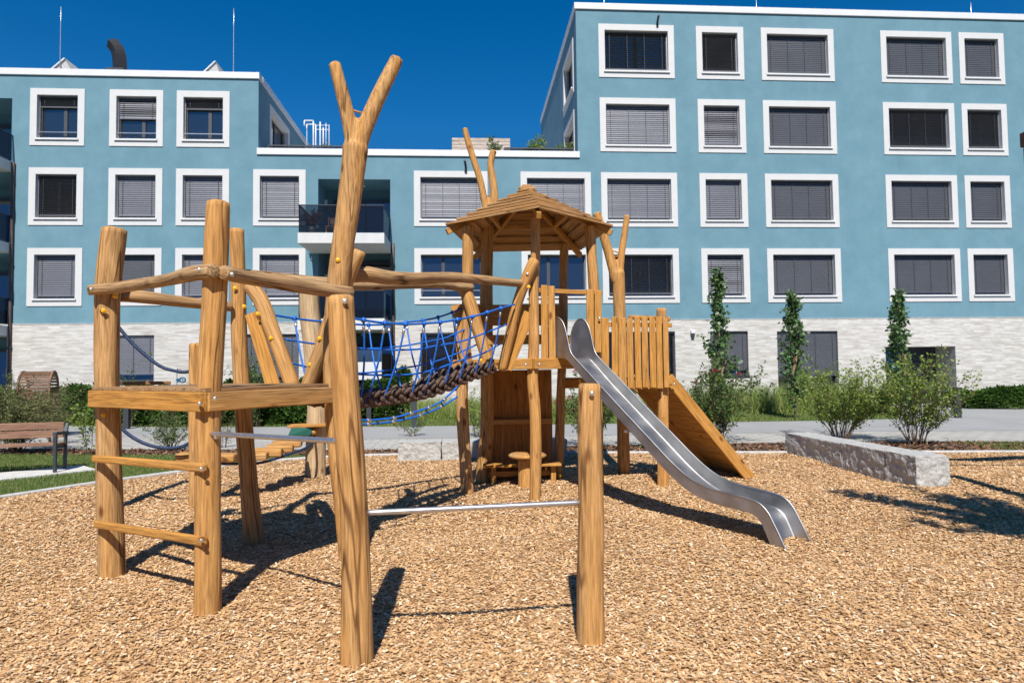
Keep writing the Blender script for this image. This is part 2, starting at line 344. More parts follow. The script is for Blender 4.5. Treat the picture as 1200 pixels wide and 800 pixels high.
    def disc(s, c, r, th, axis, n=14):
        c = Vector(c); a = Vector(axis).normalized()
        s.log([c-a*th/2, c+a*th/2], r, n, 0.0, 0.12, 1.0)
    def build(s, name, m, parent=None, bevel=0.0, mods=None):
        me = bpy.data.meshes.new(name)
        org = Vector((0, 0, 0)); p = parent
        while p is not None:
            if p in ORG: org = ORG[p]; break
            p = p.parent
        me.from_pydata([tuple(p-org) for p in s.v], [], s.f)
        at_ = me.attributes.new('grain', 'FLOAT_VECTOR', 'POINT')
        at_.data.foreach_set('vector', np.array([tuple(g) for g in s.g], dtype=np.float32).ravel())
        me.polygons.foreach_set('use_smooth', s.sm)
        me.materials.append(M[m] if isinstance(m, str) else m)
        o = bpy.data.objects.new(name, me); COL.objects.link(o)
        if parent is not None: o.parent = parent
        bm = bmesh.new(); bm.from_mesh(me); bmesh.ops.recalc_face_normals(bm, faces=bm.faces); bm.to_mesh(me); bm.free()
        if bevel:
            bv = o.modifiers.new('bevel', 'BEVEL'); bv.width = bevel; bv.segments = 2; bv.limit_method = 'ANGLE'; bv.angle_limit = Rd(40)
        return o
def np_mesh(name, V, F, m, parent=None, smooth=False):
    """fast mesh from numpy quads / triangles"""
    me = bpy.data.meshes.new(name); V = np.asarray(V, np.float32); F = np.asarray(F, np.int32)
    org = np.zeros(3, np.float32); p = parent
    while p is not None:
        if p in ORG: org = np.array(ORG[p], np.float32); break
        p = p.parent
    V = V-org
    me.vertices.add(len(V)); me.vertices.foreach_set('co', V.ravel())
    k = F.shape[1]; me.loops.add(F.size); me.loops.foreach_set('vertex_index', F.ravel())
    me.polygons.add(len(F)); me.polygons.foreach_set('loop_start', np.arange(0, F.size, k, dtype=np.int32))
    me.polygons.foreach_set('loop_total', np.full(len(F), k, np.int32))
    me.update(calc_edges=True); me.validate()
    me.materials.append(M[m])
    o = bpy.data.objects.new(name, me); COL.objects.link(o)
    if parent is not None: o.parent = parent
    return o
def flakes(C, length, width, tilt, lift=0.0):
    """one bent-free quad per centre: flat pieces lying around at random"""
    n = len(C); a = RNG.uniform(0, 2*np.pi, n); t1 = RNG.normal(0, tilt, n); t2 = RNG.normal(0, tilt, n)
    L = np.stack([np.cos(a), np.sin(a), np.tan(t1)], 1); W = np.stack([-np.sin(a), np.cos(a), np.tan(t2)], 1)
    L /= np.linalg.norm(L, axis=1)[:, None]; W /= np.linalg.norm(W, axis=1)[:, None]
    l = RNG.uniform(*length, n)[:, None]; w = RNG.uniform(*width, n)[:, None]; sk = RNG.uniform(.5, 1, (n, 1))
    V = np.stack([C-L*l/2-W*w/2*sk, C+L*l/2-W*w/2, C+L*l/2*RNG.uniform(.7, 1.1, (n, 1))+W*w/2, C-L*l/2+W*w/2], 1).reshape(-1, 3)
    return V, np.arange(4*n).reshape(-1, 4)
def leaves(C, D, size, asp=0.5, droop=0.3):
    """pointed diamond leaves: C centres, D outward direction"""
    n = len(C); D = D+RNG.normal(0, .55, (n, 3)); D[:, 2] -= droop*RNG.uniform(0, 1, n)
    D /= np.linalg.norm(D, axis=1)[:, None]+1e-6
    W = np.cross(D, RNG.normal(0, 1, (n, 3))); W /= np.linalg.norm(W, axis=1)[:, None]+1e-6
    s = RNG.uniform(*size, n)[:, None]; w = s*asp/2*RNG.uniform(.8, 1.2, (n, 1))
    up = np.cross(D, W)*s*.08
    V = np.stack([C, C+D*s*.45-W*w+up, C+D*s, C+D*s*.5+W*w+up], 1).reshape(-1, 3)
    return V, np.arange(4*n).reshape(-1, 4)

# ------------------------------------------------------------------ setting: ground layers
def sheet(name, pts, z, m):
    mb = MB(); mb.add([(p[0], p[1], z) for p in pts], [list(range(len(pts)))])
    return kind(mb.build(name, m), 'structure')
sheet('ground', [(-400, -60), (400, -60), (400, 500), (-400, 500)], -0.06, 'lawn')
KERB = [(-9.6, -6), (-9.0, 1.5), (-7.6, 6.0), (-6.8, 8.0), (-6.09, 9.16), (-5.44, 10.17), (-4.48, 11.35), (-3.76, 12.15), (-2.8, 12.6), (-1.74, 12.77), (0, 12.75), (2, 12.5), (4.02, 12.2), (5.9, 11.9), (10, 11.33), (13, 10.7), (16, 9.0)]
kx = np.array([k[0] for k in KERB]); ky = np.array([k[1] for k in KERB])
def kerb_y(x): return np.interp(x, kx, ky)
def bumps(x, y):
    r = 0.016*np.sin(x*1.9+y*.7)+0.014*np.sin(x*.8-y*2.1+1)+0.009*np.sin(x*4.3+1.1*y)+.007*np.sin(y*5.1-2*x+2)
    r = r-.045*np.exp(-((x-3.15)**2+(y-5.45)**2)/.16)+.02*np.exp(-((x-3.45)**2+(y-4.95)**2)/.2)
    return r*np.clip((kerb_y(x)-y)/1.0, 0, 1)
xs = np.linspace(-9.6, 16, 260); ts = np.linspace(0, 1, 170)
X, T = np.meshgrid(xs, ts); Yk = kerb_y(X); Y = -6+(Yk+6)*T
Z = bumps(X, Y)
V = np.stack([X, Y, Z], 2).reshape(-1, 3)
i = np.arange(169)[:, None]*260+np.arange(259)[None, :]; i = i.ravel()
kind(np_mesh('playground_bed', V, np.stack([i, i+1, i+261, i+260], 1), 'chipbed'), 'structure')
def scatter(n, x0, x1, y0, y1):
    x = RNG.uniform(x0, x1, n); y = RNG.uniform(y0, y1, n)
    return x, y
chV, chF, o = [], [], 0
for (y0, y1, dens, ln, wd) in ((1.6, 4.5, 6000, (.008, .040), (.005, .017)), (4.5, 7, 4400, (.010, .040), (.006, .018)), (7, 13, 2300, (.016, .046), (.009, .022))):
    xa, xb = -0.85*y1-1.5, 1.02*y1+1.5
    n = int((xb-xa)*(y1-y0)*dens); x, y = scatter(n, xa, xb, y0, y1)
    k = (y < kerb_y(x)-.03) & (x > -9.3) & (x < 15.5) & (x > -0.85*y-1.2) & (x < 1.02*y+1.5)
    x, y = x[k], y[k]
    C = np.stack([x, y, bumps(x, y)+RNG.uniform(.003, .018, len(x))], 1)
    Vq, Fq = flakes(C, ln, wd, .20); chV.append(Vq); chF.append(Fq+o); o += len(Vq)
kind(np_mesh('wood_chips', np.concatenate(chV), np.concatenate(chF), 'chip'), 'stuff')
# kerb stones along the edge of the bed: one continuous strip
mb = MB()
kp = []
for q in np.linspace(0, len(KERB)-1, 90):
    a = int(min(q, len(KERB)-2)); f = q-a; kp.append(Vector((KERB[a][0]*(1-f)+KERB[a+1][0]*f, KERB[a][1]*(1-f)+KERB[a+1][1]*f, 0.0)))
vs, fs = [], []
for j, p in enumerate(kp):
    d = (kp[min(j+1, len(kp)-1)]-kp[max(j-1, 0)]).normalized(); nrm = Vector((-d.y, d.x, 0))
    for w, z in ((-.05, -.1), (-.05, .03), (-.042, .04), (.042, .04), (.05, .03), (.05, -.1)): vs.append(p+nrm*w+Vector((0, 0, z)))
for j in range(len(kp)-1):
    for k in range(5): fs.append((j*6+k, j*6+k+1, j*6+k+7, j*6+k+6))
mb.add(vs, fs); kind(mb.build('kerb', 'kerb'), 'structure')
# mulch strip, lawn, paths
sheet('mulch_strip', [(x, kerb_y(x)+.05) for x in np.linspace(-2.2, 16, 40)]+[(16, 11.8), (13, 12.6), (10, 13.2), (6, 13.62), (2, 13.70), (-2, 13.75), (-8.5, 15.0), (-14, 16.2), (-14, 15.2), (-8.2, 13.9), (-2.2, 13.2)], -0.012, 'soil')
sheet('lawn', [(x, kerb_y(x)+.05) for x in np.linspace(-9.6, -2.2, 30)]+[(-2.2, 13.2), (-8.2, 13.9), (-14, 15.2), (-20, 15), (-20, -6)], -0.008, 'lawn')
PN = [(-30, 19.6), (-14, 16.2), (-8.5, 15.0), (-2, 13.75), (2, 13.70), (6, 13.62), (10, 13.2), (16, 11.8), (40, 5)]
PM = [(-30, 23.0), (-14, 19.2), (-8.5, 17.6), (-2, 15.9), (2, 15.75), (6, 15.7), (10, 15.5), (16, 14.6), (40, 9)]
PF = [(-30, 26.5), (-14, 22.3), (-9, 20.6), (-2, 19.35), (2, 19.1), (6, 18.9), (10, 18.75), (13.0, 18.9), (13.3, 19.6)]
sheet('paved_path', PN+PM[::-1], 0.0, 'pavers')
sheet('smooth_path', PM+[(40, 14.5), (24, 18.2), (20.5, 20.6), (19.4, 22.5), (19.4, 25.6), (16.4, 25.6), (15.4, 22.4), (13.3, 19.6)]+PF[::-1][1:], 0.004, 'path')
sheet('verge', PF[:-1]+[(13.3, 19.6), (15.4, 22.4), (16.4, 24.98), (-30, 27)], -0.004, 'lawn')
def pieces(name, n, poly_fn, x0, x1, y0, y1, ln, wd, m, z=0.0, tilt=.4):
    x, y = scatter(n, x0, x1, y0, y1); k = poly_fn(x, y); x, y = x[k], y[k]
    Vq, Fq = flakes(np.stack([x, y, z+RNG.uniform(0, .03, len(x))], 1), ln, wd, tilt)
    return kind(np_mesh(name, Vq, Fq, m), 'stuff')
def pn(x): return np.interp(x, [p[0] for p in PN], [p[1] for p in PN])
pieces('bark_mulch', 60000, lambda x, y: (y < pn(x)-.05) & (y > np.where(x < -2.2, pn(x)-1.0, kerb_y(x)+.06)), -13, 15, 10.5, 17, (.03, .09), (.015, .04), 'bark', -.005)
def blades(name, n, poly_fn, x0, x1, y0, y1, h, w, m, lean=.35, z=0.0):
    x, y = scatter(n, x0, x1, y0, y1); k = poly_fn(x, y); x, y = x[k], y[k]; n = len(x)
    a = RNG.uniform(0, 2*np.pi, n); hh = RNG.uniform(*h, n); ww = RNG.uniform(*w, n)/2
    B = np.stack([x, y, np.full(n, z)], 1); Wd = np.stack([np.cos(a)*ww, np.sin(a)*ww, 0*a], 1)
    Tp = B+np.stack([RNG.normal(0, lean, n)*hh, RNG.normal(0, lean, n)*hh, hh], 1)
    V = np.stack([B-Wd, B+Wd, Tp], 1).reshape(-1, 3)
    return kind(np_mesh(name, V, np.arange(3*n).reshape(-1, 3), m), 'stuff')
SLAB = [ground(0, 563.5), ground(113, 551.5), ground(96, 546.5), ground(0, 555.5)]
SLAB = [SLAB[1], SLAB[2], SLAB[2]+(SLAB[3]-SLAB[2])*2.6, SLAB[1]+(SLAB[0]-SLAB[1])*2.6]
sl2 = [(p.x, p.y) for p in SLAB]
def in_slab(x, y):
    r = np.ones(len(x), bool)
    for j in range(4):
        a, b_ = sl2[j], sl2[(j+1) % 4]; r &= ((b_[0]-a[0])*(y-a[1])-(b_[1]-a[1])*(x-a[0])) > 0
    return r
lawn_fn = lambda x, y: (y > kerb_y(x)+.06) & (y < np.where(x < -2, pn(x)-1.0, 0)) & ~in_slab(x, y)
blades('lawn_grass', 230000, lawn_fn, -14, -1.9, 7.5, 15, (.02, .055), (.005, .010), 'blade')
pf = lambda x: np.interp(x, [p[0] for p in PF], [p[1] for p in PF])
blades('verge_grass', 130000, lambda x, y: (y > pf(x)+.03) & (y < 24.9) & (x < 13.2+(y-19.5)*.7), -16, 16, 18.7, 25, (.03, .10), (.010, .022), 'blade')
blades('right_grass_patch', 9000, lambda x, y: (y > kerb_y(x)+.25) & (y < pn(x)-.12), 9.9, 14, 10.5, 13.3, (.03, .07), (.006, .012), 'blade')
mb = MB(); z0 = -.06; mb.add([(p.x, p.y, z) for z in (z0, .03) for p in SLAB], [(4, 5, 6, 7), (0, 1, 5, 4), (1, 2, 6, 5), (2, 3, 7, 6), (3, 0, 4, 7)])
kind(mb.build('bench_pavement', 'slab_ground', bevel=.008), 'structure')

# ------------------------------------------------------------------ apartment building
FY = 25.0
BLD = thing('apartment_building', 'light blue apartment building with white framed windows and pale brick base', 'building', (0, FY, 0))
front = lambda u, d, z: (u, FY+d, z)
TOPS = [15.05, 12.12, 9.18, 6.22]; WH = 2.12; BW = 0.24
HOLES = []
def ring(mb, tf, o, i, d0, d1o, d1i):
    a = [(o[0], o[2]), (o[1], o[2]), (o[1], o[3]), (o[0], o[3])]; b_ = [(i[0], i[2]), (i[1], i[2]), (i[1], i[3]), (i[0], i[3])]
    vs = [tf(u, d0, z) for u, z in a]+[tf(u, d0, z) for u, z in b_]+[tf(u, d1o, z) for u, z in a]+[tf(u, d1i, z) for u, z in b_]
    fs = []
    for k in range(4):
        k2 = (k+1) % 4
        fs += [(k, k2, 4+k2, 4+k), (k2, k, 8+k, 8+k2), (4+k, 4+k2, 12+k2, 12+k)]
    mb.add(vs, fs)
def tbox(mb, tf, u0, u1, d0, d1, z0, z1):
    vs = [tf(u, d, z) for u, d, z in ((u0, d0, z0), (u1, d0, z0), (u1, d1, z0), (u0, d1, z0), (u0, d0, z1), (u1, d0, z1), (u1, d1, z1), (u0, d1, z1))]
    mb.add(vs, [(0, 1, 2, 3), (4, 7, 6, 5), (0, 4, 5, 1), (1, 5, 6, 2), (2, 6, 7, 3), (3, 7, 4, 0)])
def quad(mb, tf, u0, u1, d, z0, z1): mb.add([tf(u0, d, z0), tf(u1, d, z0), tf(u1, d, z1), tf(u0, d, z1)], [(0, 1, 2, 3)])
def blind(tf, par, u0, u1, z0, z1, tone, d=0.15, sag=0.0):
    mb = MB(); tilt, m = {'l': (68, 'slat'), 'b': (50, 'slat'), 'm': (74, 'slat_midshade'), 'd': (-28, 'slat_shaded'), 'o': (-4, 'slat_shaded')}[tone]
    p, w = 0.078, 0.094; n = int((z1-z0-.1)/p)
    for k in range(n):
        z = z1-.06-p*(k+.5); t = Rd(tilt+random.uniform(-2.5, 2.5)+(9*math.sin(k*.9) if tone == 'b' else 0)); c_, s_ = math.cos(t)*w/2, math.sin(t)*w/2
        cv = .008
        mb.add([tf(u0+.02, d-c_, z-s_), tf(u1-.02, d-c_, z-s_), tf(u1-.02, d-s_*.25, z+cv), tf(u0+.02, d-s_*.25, z+cv), tf(u1-.02, d+c_, z+s_), tf(u0+.02, d+c_, z+s_)], [(0, 1, 2, 3), (3, 2, 4, 5)])
    zb = z1-.06-p*n
    tbox(mb, tf, u0+.02, u1-.02, d-.03, d+.03, zb-.05, zb-.005)
    tbox(mb, tf, u0+.005, u1-.005, d-.05, d+.06, z1-.055, z1-.002)
    o = mb.build('blind', m, par)
    L = u1-u0
    for f in ((.12, .88) if L < 2 else (.07, .36, .64, .93)):
        cm = MB(); tbox(cm, tf, u0+L*f-.006, u0+L*f+.006, d-.055, d-.048, zb, z1-.06); cm.build('lift_cord', 'alu', o)
def window(tf, x0, x1, ztop, tone, mull=0.5, h=WH, holes=True, bottom=0.0):
    z0, z1 = ztop-h, ztop; i = (x0+BW, x1-BW, z0+BW, z1-BW)
    mb = MB(); ring(mb, tf, (x0, x1, z0, z1), i, -.028, .01, .24)
    w = mb.build('window', 'white_frame', BLD)
    if holes: HOLES.append((i[0]-.008, i[1]+.008, i[2]-.008, i[3]+.008))
    fm = MB(); ring(fm, tf, (i[0], i[1], i[2], i[3]), (i[0]+.07, i[1]-.07, i[2]+.08, i[3]-.08), .20, .245, .245)
    um = i[0]+(i[1]-i[0])*mull; tbox(fm, tf, um-.06, um+.06, .195, .243, i[2]+.08, i[3]-.08)
    fm.build('frame', 'alu', w)
    pm = MB(); quad(pm, tf, i[0], i[1], .232, i[2], i[3]); pm.build('pane', 'glass', w)
    sm = MB(); tbox(sm, tf, i[0]+.002, i[1]-.002, -.075, .22, i[2]+.002, i[2]+.028); tbox(sm, tf, i[0]-.05, i[1]+.05, -.08, -.031, i[2]-.035, i[2]+.028)
    sm.build('sill', 'white_metal', w)
    for u in (i[0]+.002, i[1]-.032):
        gm = MB(); tbox(gm, tf, u, u+.03, .12, .17, i[2]+.03, i[3]-.06); gm.build('guide_rail', 'steel', w)
    if tone in 'lbmdo': blind(tf, w, i[0]+.035, i[1]-.035, i[2]+.09+bottom, i[3], tone)
    if tone == 'h': blind(tf, w, i[0]+.035, i[1]-.035, i[3]-bottom, i[3], 'b' if bottom > .5 else 'd')
    if tone in 'hg':
        rm = MB(); tbox(rm, tf, i[0], i[1], .06, .085, i[2]+.27, i[2]+.30); rm.build('safety_bar', 'steel', w)
LC = [(-15.861, -13.945), (-13.062, -11.148), (-10.659, -8.747), (-7.873, -5.955)]
MC = [(-1.93, .86), (2.13, 4.85)]
RC = [(5.25, 8.25), (9.14, 11.06), (11.775, 14.765), (16.72, 19.72), (20.033, 21.96), (23.6, 26.6), (28.0, 29.9)]
for (x0, x1), bt in zip(LC[:3], (.42, .86, .46)): window(front, x0, x1, TOPS[1], 'h', .62, bottom=bt)
for (x0, x1), t in zip(LC, 'dlll'): window(front, x0, x1, TOPS[2], t)
for (x0, x1), t in zip(LC, 'lmll'): window(front, x0, x1, TOPS[3], t)
window(front, *MC[0], TOPS[2], 'l'); window(front, *MC[1], TOPS[2], 'l', bottom=.22)
window(front, *MC[0], TOPS[3], 'g', .36); window(front, *MC[1], TOPS[3], 'g', .36)
for r, tones in enumerate(('odmmmmm', 'lbmddmm', 'llmmmmm', 'dbmmmmm')):
    for (x0, x1), t in zip(RC, tones): window(front, x0, x1, TOPS[r], t)
# windows of the ground floor: no surround, dark frames set in the brick
PH = []
def low_window(x0, x1, z0, z1, tone, btm=0.0, stone=True):
    PH.append((x0, x1, z0, z1))
    mb = MB(); ring(mb, front, (x0+.003, x1-.003, z0+.003, z1-.003), (x0+.07, x1-.07, z0+.07, z1-.07), .13, .24, .24)
    w = mb.build('window', 'alu', BLD)
    pm = MB(); quad(pm, front, x0, x1, .225, z0, z1); pm.build('pane', 'glass', w)
    blind(front, w, x0+.02, x1-.02, z0+.05+btm, z1-.003, tone, d=.07)
    if stone:
        sm = MB(); tbox(sm, front, x0-.04, x1+.04, -.07, .13, z0-.06, z0+.002); sm.build('sill', 'anthracite', w)
low_window(-13.45, -11.38, 1.33, 3.02, 'l', .2); low_window(-8.2, -6.2, 1.33, 3.02, 'm'); low_window(-1.72, 0.0, .95, 3.02, 'd')
low_window(5.0, 8.03, .75, 3.0, 'd', .4); low_window(9.42, 10.915, 1.28, 2.99, 'm', .15); low_window(12.08, 14.53, .12, 2.97, 'm', 1.0, False)
low_window(23.6, 25.6, .9, 2.97, 'm')
def wall_grid(mb, x0, x1, z0, z1, holes, tf=front, d=0.0):
    hs = [h for h in holes if h[0] < x1 and h[1] > x0 and h[2] < z1 and h[3] > z0]
    X = sorted({x0, x1} | {min(max(v, x0), x1) for h in hs for v in h[:2]}); Zs = sorted({z0, z1} | {min(max(v, z0), z1) for h in hs for v in h[2:]})
    for a, b_ in zip(X, X[1:]):
        for c_, e in zip(Zs, Zs[1:]):
            xm, zm = (a+b_)/2, (c_+e)/2
            if not any(h[0] < xm < h[1] and h[2] < zm < h[3] for h in hs):
                mb.add([tf(a, d, c_), tf(b_, d, c_), tf(b_, d, e), tf(a, d, e)], [(0, 1, 2, 3)])
for h in PH:   # brick reveals
    pass
ZB = 3.44; XL, XR = -30.0, 36.0
LOG = [(-5.50, -2.82, 6.38, 8.84), (-5.50, -2.82, ZB, 6.36)]
WING = [(-20.5, -16.50, z, z2) for z, z2 in ((9.33, 11.74), (6.38, 8.84), (ZB, 5.95))]
ALLH = HOLES+LOG+WING
mb = MB()
wall_grid(mb, XL, -7.70, ZB, 12.66, ALLH); wall_grid(mb, -7.70, 4.37, ZB, 9.80, ALLH); wall_grid(mb, 4.37, XR, ZB, 15.66, ALLH)
SIDE_L = lambda u, d, z: (-7.70-d, u, z); SIDE_R = lambda u, d, z: (4.37+d, u, z)
sl = [(26.62, 29.0, 9.85, 12.0)]
wall_grid(mb, FY, 33.4, 9.80, 12.66, [(26.59, 29.03, 9.60, 12.0)], SIDE_L)
wall_grid(mb, FY, 37.0, 9.80, 15.66, [(25.93, 28.2, 12.9, 14.6), (25.93, 28.2, 9.9, 11.68)], SIDE_R)
mb.add([(XL, 44, ZB), (XR, 44, ZB), (XR, 44, 9.7), (XL, 44, 9.7)], [(0, 1, 2, 3)])
for x in (XL, XR): mb.add([(x, FY, 0), (x, 44, 0), (x, 44, 12.6), (x, FY, 12.6)], [(0, 1, 2, 3)])
mb.add([(-7.7, 33.4, 9.6), (XL, 33.4, 9.6), (XL, 33.4, 12.6), (-7.7, 33.4, 12.6)], [(0, 1, 2, 3)])
mb.add([(4.37, 37, 9.6), (XR, 37, 9.6), (XR, 37, 15.6), (4.37, 37, 15.6)], [(0, 1, 2, 3)])
mb.build('facade_wall', 'blue', BLD)
window(SIDE_L, 26.35, 29.27, 12.24, 'n', holes=False, h=2.65)
window(SIDE_R, 25.69, 28.44, 14.84, 'n', holes=False, h=2.2); window(SIDE_R, 25.69, 28.44, 11.92, 'n', holes=False, h=2.26)
# brick base, set 2 cm forward
DOOR = (16.464, 19.363, 0.0, 2.32)
GL = (-5.50, -2.82, 0.0, 3.05)
mb = MB(); PB = PH+[DOOR, GL, (-20.5, -16.5, 0, 3.0)]
wall_grid(mb, XL, XR, -.1, ZB, PB, d=-.02)
mb.add([(XL, FY-.02, ZB), (XR, FY-.02, ZB), (XR, FY+.02, ZB), (XL, FY+.02, ZB)], [(0, 1, 2, 3)])
for h in PH: ring(mb, front, h, h, -.02, -.02, .24)
ring(mb, front, DOOR, DOOR, -.02, -.02, 1.1)
mb.build('brick_base', 'brick', BLD)
mb = MB(); tbox(mb, front, XL, XR, -.032, -.001, ZB+.002, ZB+.028); mb.build('base_trim', 'kerb', BLD)
# entrance door in its recess
mb = MB(); tbox(mb, front, DOOR[0], DOOR[1], 1.1, 1.16, 0, DOOR[3]); dr = mb.build('entrance_door', 'anthracite', BLD)
mb = MB(); tbox(mb, front, 16.9, 17.9, 1.07, 1.098, .08, 2.15); mb.build('pane', 'glass', dr)
mb = MB(); tbox(mb, front, 18.55, 18.66, 1.05, 1.098, 1.15, 1.5); mb.build('intercom', 'white_metal', dr)
mb = MB(); mb.tube([front(18.1, 1.03, .9), front(18.1, 1.03, 1.5)], .018); mb.build('handle', 'steel', dr)
# roofs and parapets
mb = MB()
for x0, x1, y1, z in ((XL, -7.72, 33.4, 12.5), (-7.69, 4.36, 44, 9.6), (4.39, XR, 37, 15.5)): tbox(mb, lambda u, d, w: (u, d, w), x0, x1, FY+.01, y1, z-.2, z)
RF = mb.build('roof', 'slab', BLD)
ID = lambda u, d, w: (u, d, w)
mb = MB()
tbox(mb, ID, XL, -7.66, FY-.06, FY+.35, 12.61, 12.85); tbox(mb, ID, -8.0, -7.64, FY+.352, 33.4, 12.61, 12.85)
tbox(mb, ID, -7.74, 4.43, FY-.06, FY+.35, 9.74, 9.98)
tbox(mb, ID, 4.31, XR, FY-.06, FY+.35, 15.61, 15.86); tbox(mb, ID, 4.32, 4.7, FY+.352, 37, 15.61, 15.86)
mb.build('parapet_capping', 'white_metal', BLD, bevel=.008)
# roof equipment
def px_x(px, Y, py=80): return at(px, py, Y).x
for p0, pk, p1 in ((30, 75, 97), (212, 252, 266)):
    a, k_, c_ = px_x(p0, 26), px_x(pk, 26), px_x(p1, 26); zp = 13.79
    mb = MB(); mb.beam(((a+k_)/2, 26, 13.1), ((a+k_)/2, 27.6, 13.1), math.hypot(k_-a, zp-12.5), .045, up=(-(zp-12.5), 0, k_-a))
    s_ = mb.build('solar_panel', 'white_metal', RF)
    mb = MB(); mb.add([(k_, 26.03, zp-.03), (c_, 26.03, 12.5), (c_, 27.57, 12.5), (k_, 27.57, zp-.03)], [(0, 1, 2, 3)])
    mb.add([(a+.25, 26.06, 12.5), (c_, 26.06, 12.5), (k_, 26.06, zp-.05)], [(0, 1, 2)]); mb.build('back_plate', 'kerb', s_)
def Wp(px, py, Y): return at(px, py, Y)
mb = MB(); fl = [Wp(140.5, 96, 26), Wp(140.5, 80, 26), Wp(139.5, 66, 26), Wp(136.5, 57, 26), Wp(130.5, 50, 26)]
mb.log(fl, [.27, .27, .27, .25, .24], 4, 0, 0, .3, False); mb.build('flue', 'dark', RF)
mb = MB(); tbox(mb, ID, fl[0].x-.35, fl[0].x+.3, 25.65, 26.35, 12.5, 13.25); mb.build('flue_base', 'anthracite', RF)
for px, y0, y1 in ((71.5, 8, 92), (274, 10, 96), (707.5, -18, 20), (886, -4, 22), (1137.5, 3, 28)):
    mb = MB(); p = Wp(px, y0, 26); q = Wp(px, y1, 26); mb.log([(p.x, 26, q.z-.6), (p.x, 26, p.z)], [.022, .012], 6, 0, .1, .8); mb.build('lightning_rod', 'steel', RF)
mb = MB(); Y = 31
def vp(px, top, r, hook=0, drop=10):
    p = Wp(px, top, Y); pts = [(p.x, Y, 9.6), (p.x, Y, p.z-.02)]
    m_ = MB(); m_.log(pts, r, 8, 0, .1, .8)
    if hook:
        q = Wp(px-hook, top, Y); m_.log([(p.x, Y, p.z), (q.x, Y, q.z)], r, 8, 0, .3, .6); w = Wp(px-hook, top+drop, Y); m_.log([(q.x, Y, q.z), (q.x, Y, w.z)], r, 8, 0, .3, .6)
    m_.build('vent_pipe', 'white_metal', RF)
vp(367.2, 141.5, .032, 10.5, 6); vp(370, 146, .032, 10.5, 6); vp(375.2, 142.5, .032); vp(378.8, 149, .028); vp(382, 144, .018); vp(385.6, 146, .016); vp(359.6, 152, .012)
mb = MB(); a, b_ = Wp(370, 147, Y), Wp(386, 147, Y); mb.tube([a, b_], .015); a, b_ = Wp(370, 152, Y), Wp(386, 152, Y); mb.tube([a, b_], .015); mb.build('pipe_bracket', 'white_metal', RF)
# terrace railings
def railing(x0, x1, y):
    mb = MB(); mb.hbox((x0, y-.02, 10.27), (x1, y+.02, 10.32)); mb.hbox((x0, y-.015, 9.72), (x1, y+.015, 9.76))
    x = x0
    while x <= x1+.01: mb.box((x-.02, y-.021, 9.6), (x+.02, y+.021, 10.27)); x += (x1-x0)/round((x1-x0)/1.2)
    r = mb.build('terrace_railing', 'anthracite', BLD)
    mb = MB(); tbox(mb, ID, x0, x1, y-.006, y+.006, 9.78, 10.26); mb.build('pane', 'smoke', r)
railing(-7.5, -4.7, 25.6); railing(1.55, 4.3, 25.6)
# loggias with projecting balconies
def loggia(x0, x1, z0, z1, floor=True):
    mb = MB(); d = 1.7
    mb.add([(x0, FY+.001, z0), (x0, FY+d, z0), (x0, FY+d, z1), (x0, FY+.001, z1)], [(0, 1, 2, 3)]); mb.add([(x1, FY+.001, z0), (x1, FY+d, z0), (x1, FY+d, z1), (x1, FY+.001, z1)], [(0, 1, 2, 3)])
    mb.add([(x0, FY+.001, z1), (x1, FY+.001, z1), (x1, FY+d, z1), (x0, FY+d, z1)], [(0, 1, 2, 3)]); mb.add([(x0, FY+d, z0), (x1, FY+d, z0), (x1, FY+d, z1), (x0, FY+d, z1)], [(0, 1, 2, 3)])
    lo = mb.build('loggia', 'blue', BLD)
    mb = MB(); tbox(mb, ID, x0+.3, x1-.02, FY+d-.09, FY+d-.02, z0, z1-.42); mb.build('glass_door', 'glass', lo)
    mb = MB(); tbox(mb, ID, x0+.28, x1-.01, FY+d-.12, FY+d-.093, z1-.5, z1-.40)
    for u in (x0+.3, x0+.3+(x1-x0-.3)*.5, x1-.08): tbox(mb, ID, u, u+.07, FY+d-.12, FY+d-.093, z0, z1-.5)
    mb.build('door_frame', 'alu', lo)
    mb = MB(); mb.ball(((x0+x1)/2+.2, FY+.8, z1-.03), .11, 10, (1, 1, .5)); mb.build('ceiling_lamp', 'white_metal', lo)
    mb = MB(); mb.box((x0+.002, FY+1.1, z0+1.75), (x0+.10, FY+1.2, z0+1.95)); mb.build('wall_lamp', 'white_metal', lo)
def balcony(x0, x1, z0, z1, zt, out, posts):
    mb = MB(); tbox(mb, ID, x0, x1, FY-out, FY-.001, z0, z1); bo = mb.build('balcony', 'slab', BLD, bevel=.006)
    mb = MB(); e = .03
    for a in ((x0+e, x1-e, FY-out+.03, FY-out+.045), (x0+e, x0+e+.015, FY-out+.05, FY-.03), (x1-e-.015, x1-e, FY-out+.05, FY-.03)): tbox(mb, ID, a[0], a[1], a[2], a[3], z1+.05, zt-.03)
    mb.build('balustrade', 'smoke', bo)
    mb = MB(); y = FY-out
    tbox(mb, ID, x0+.01, x1-.01, y+.015, y+.06, zt-.028, zt); tbox(mb, ID, x0+.01, x0+.055, y+.062, FY-.02, zt-.028, zt); tbox(mb, ID, x1-.055, x1-.01, y+.062, FY-.02, zt-.028, zt)
    for f in posts: u = x0+.03+(x1-x0-.09)*f; tbox(mb, ID, u, u+.03, y+.047, y+.075, z1, zt-.03)
    mb.build('handrail', 'anthracite', bo)
for x0, x1, z0, z1 in LOG: loggia(x0, x1, z0, z1)
balcony(-5.74, -2.80, 6.02, 6.38, 7.36, 2.05, (0, .36, 1)); balcony(-5.74, -2.80, 3.03, 3.42, 4.40, 2.05, (0, .36, .55, 1))
loggia(-5.5, -2.82, 0.0, 3.05)
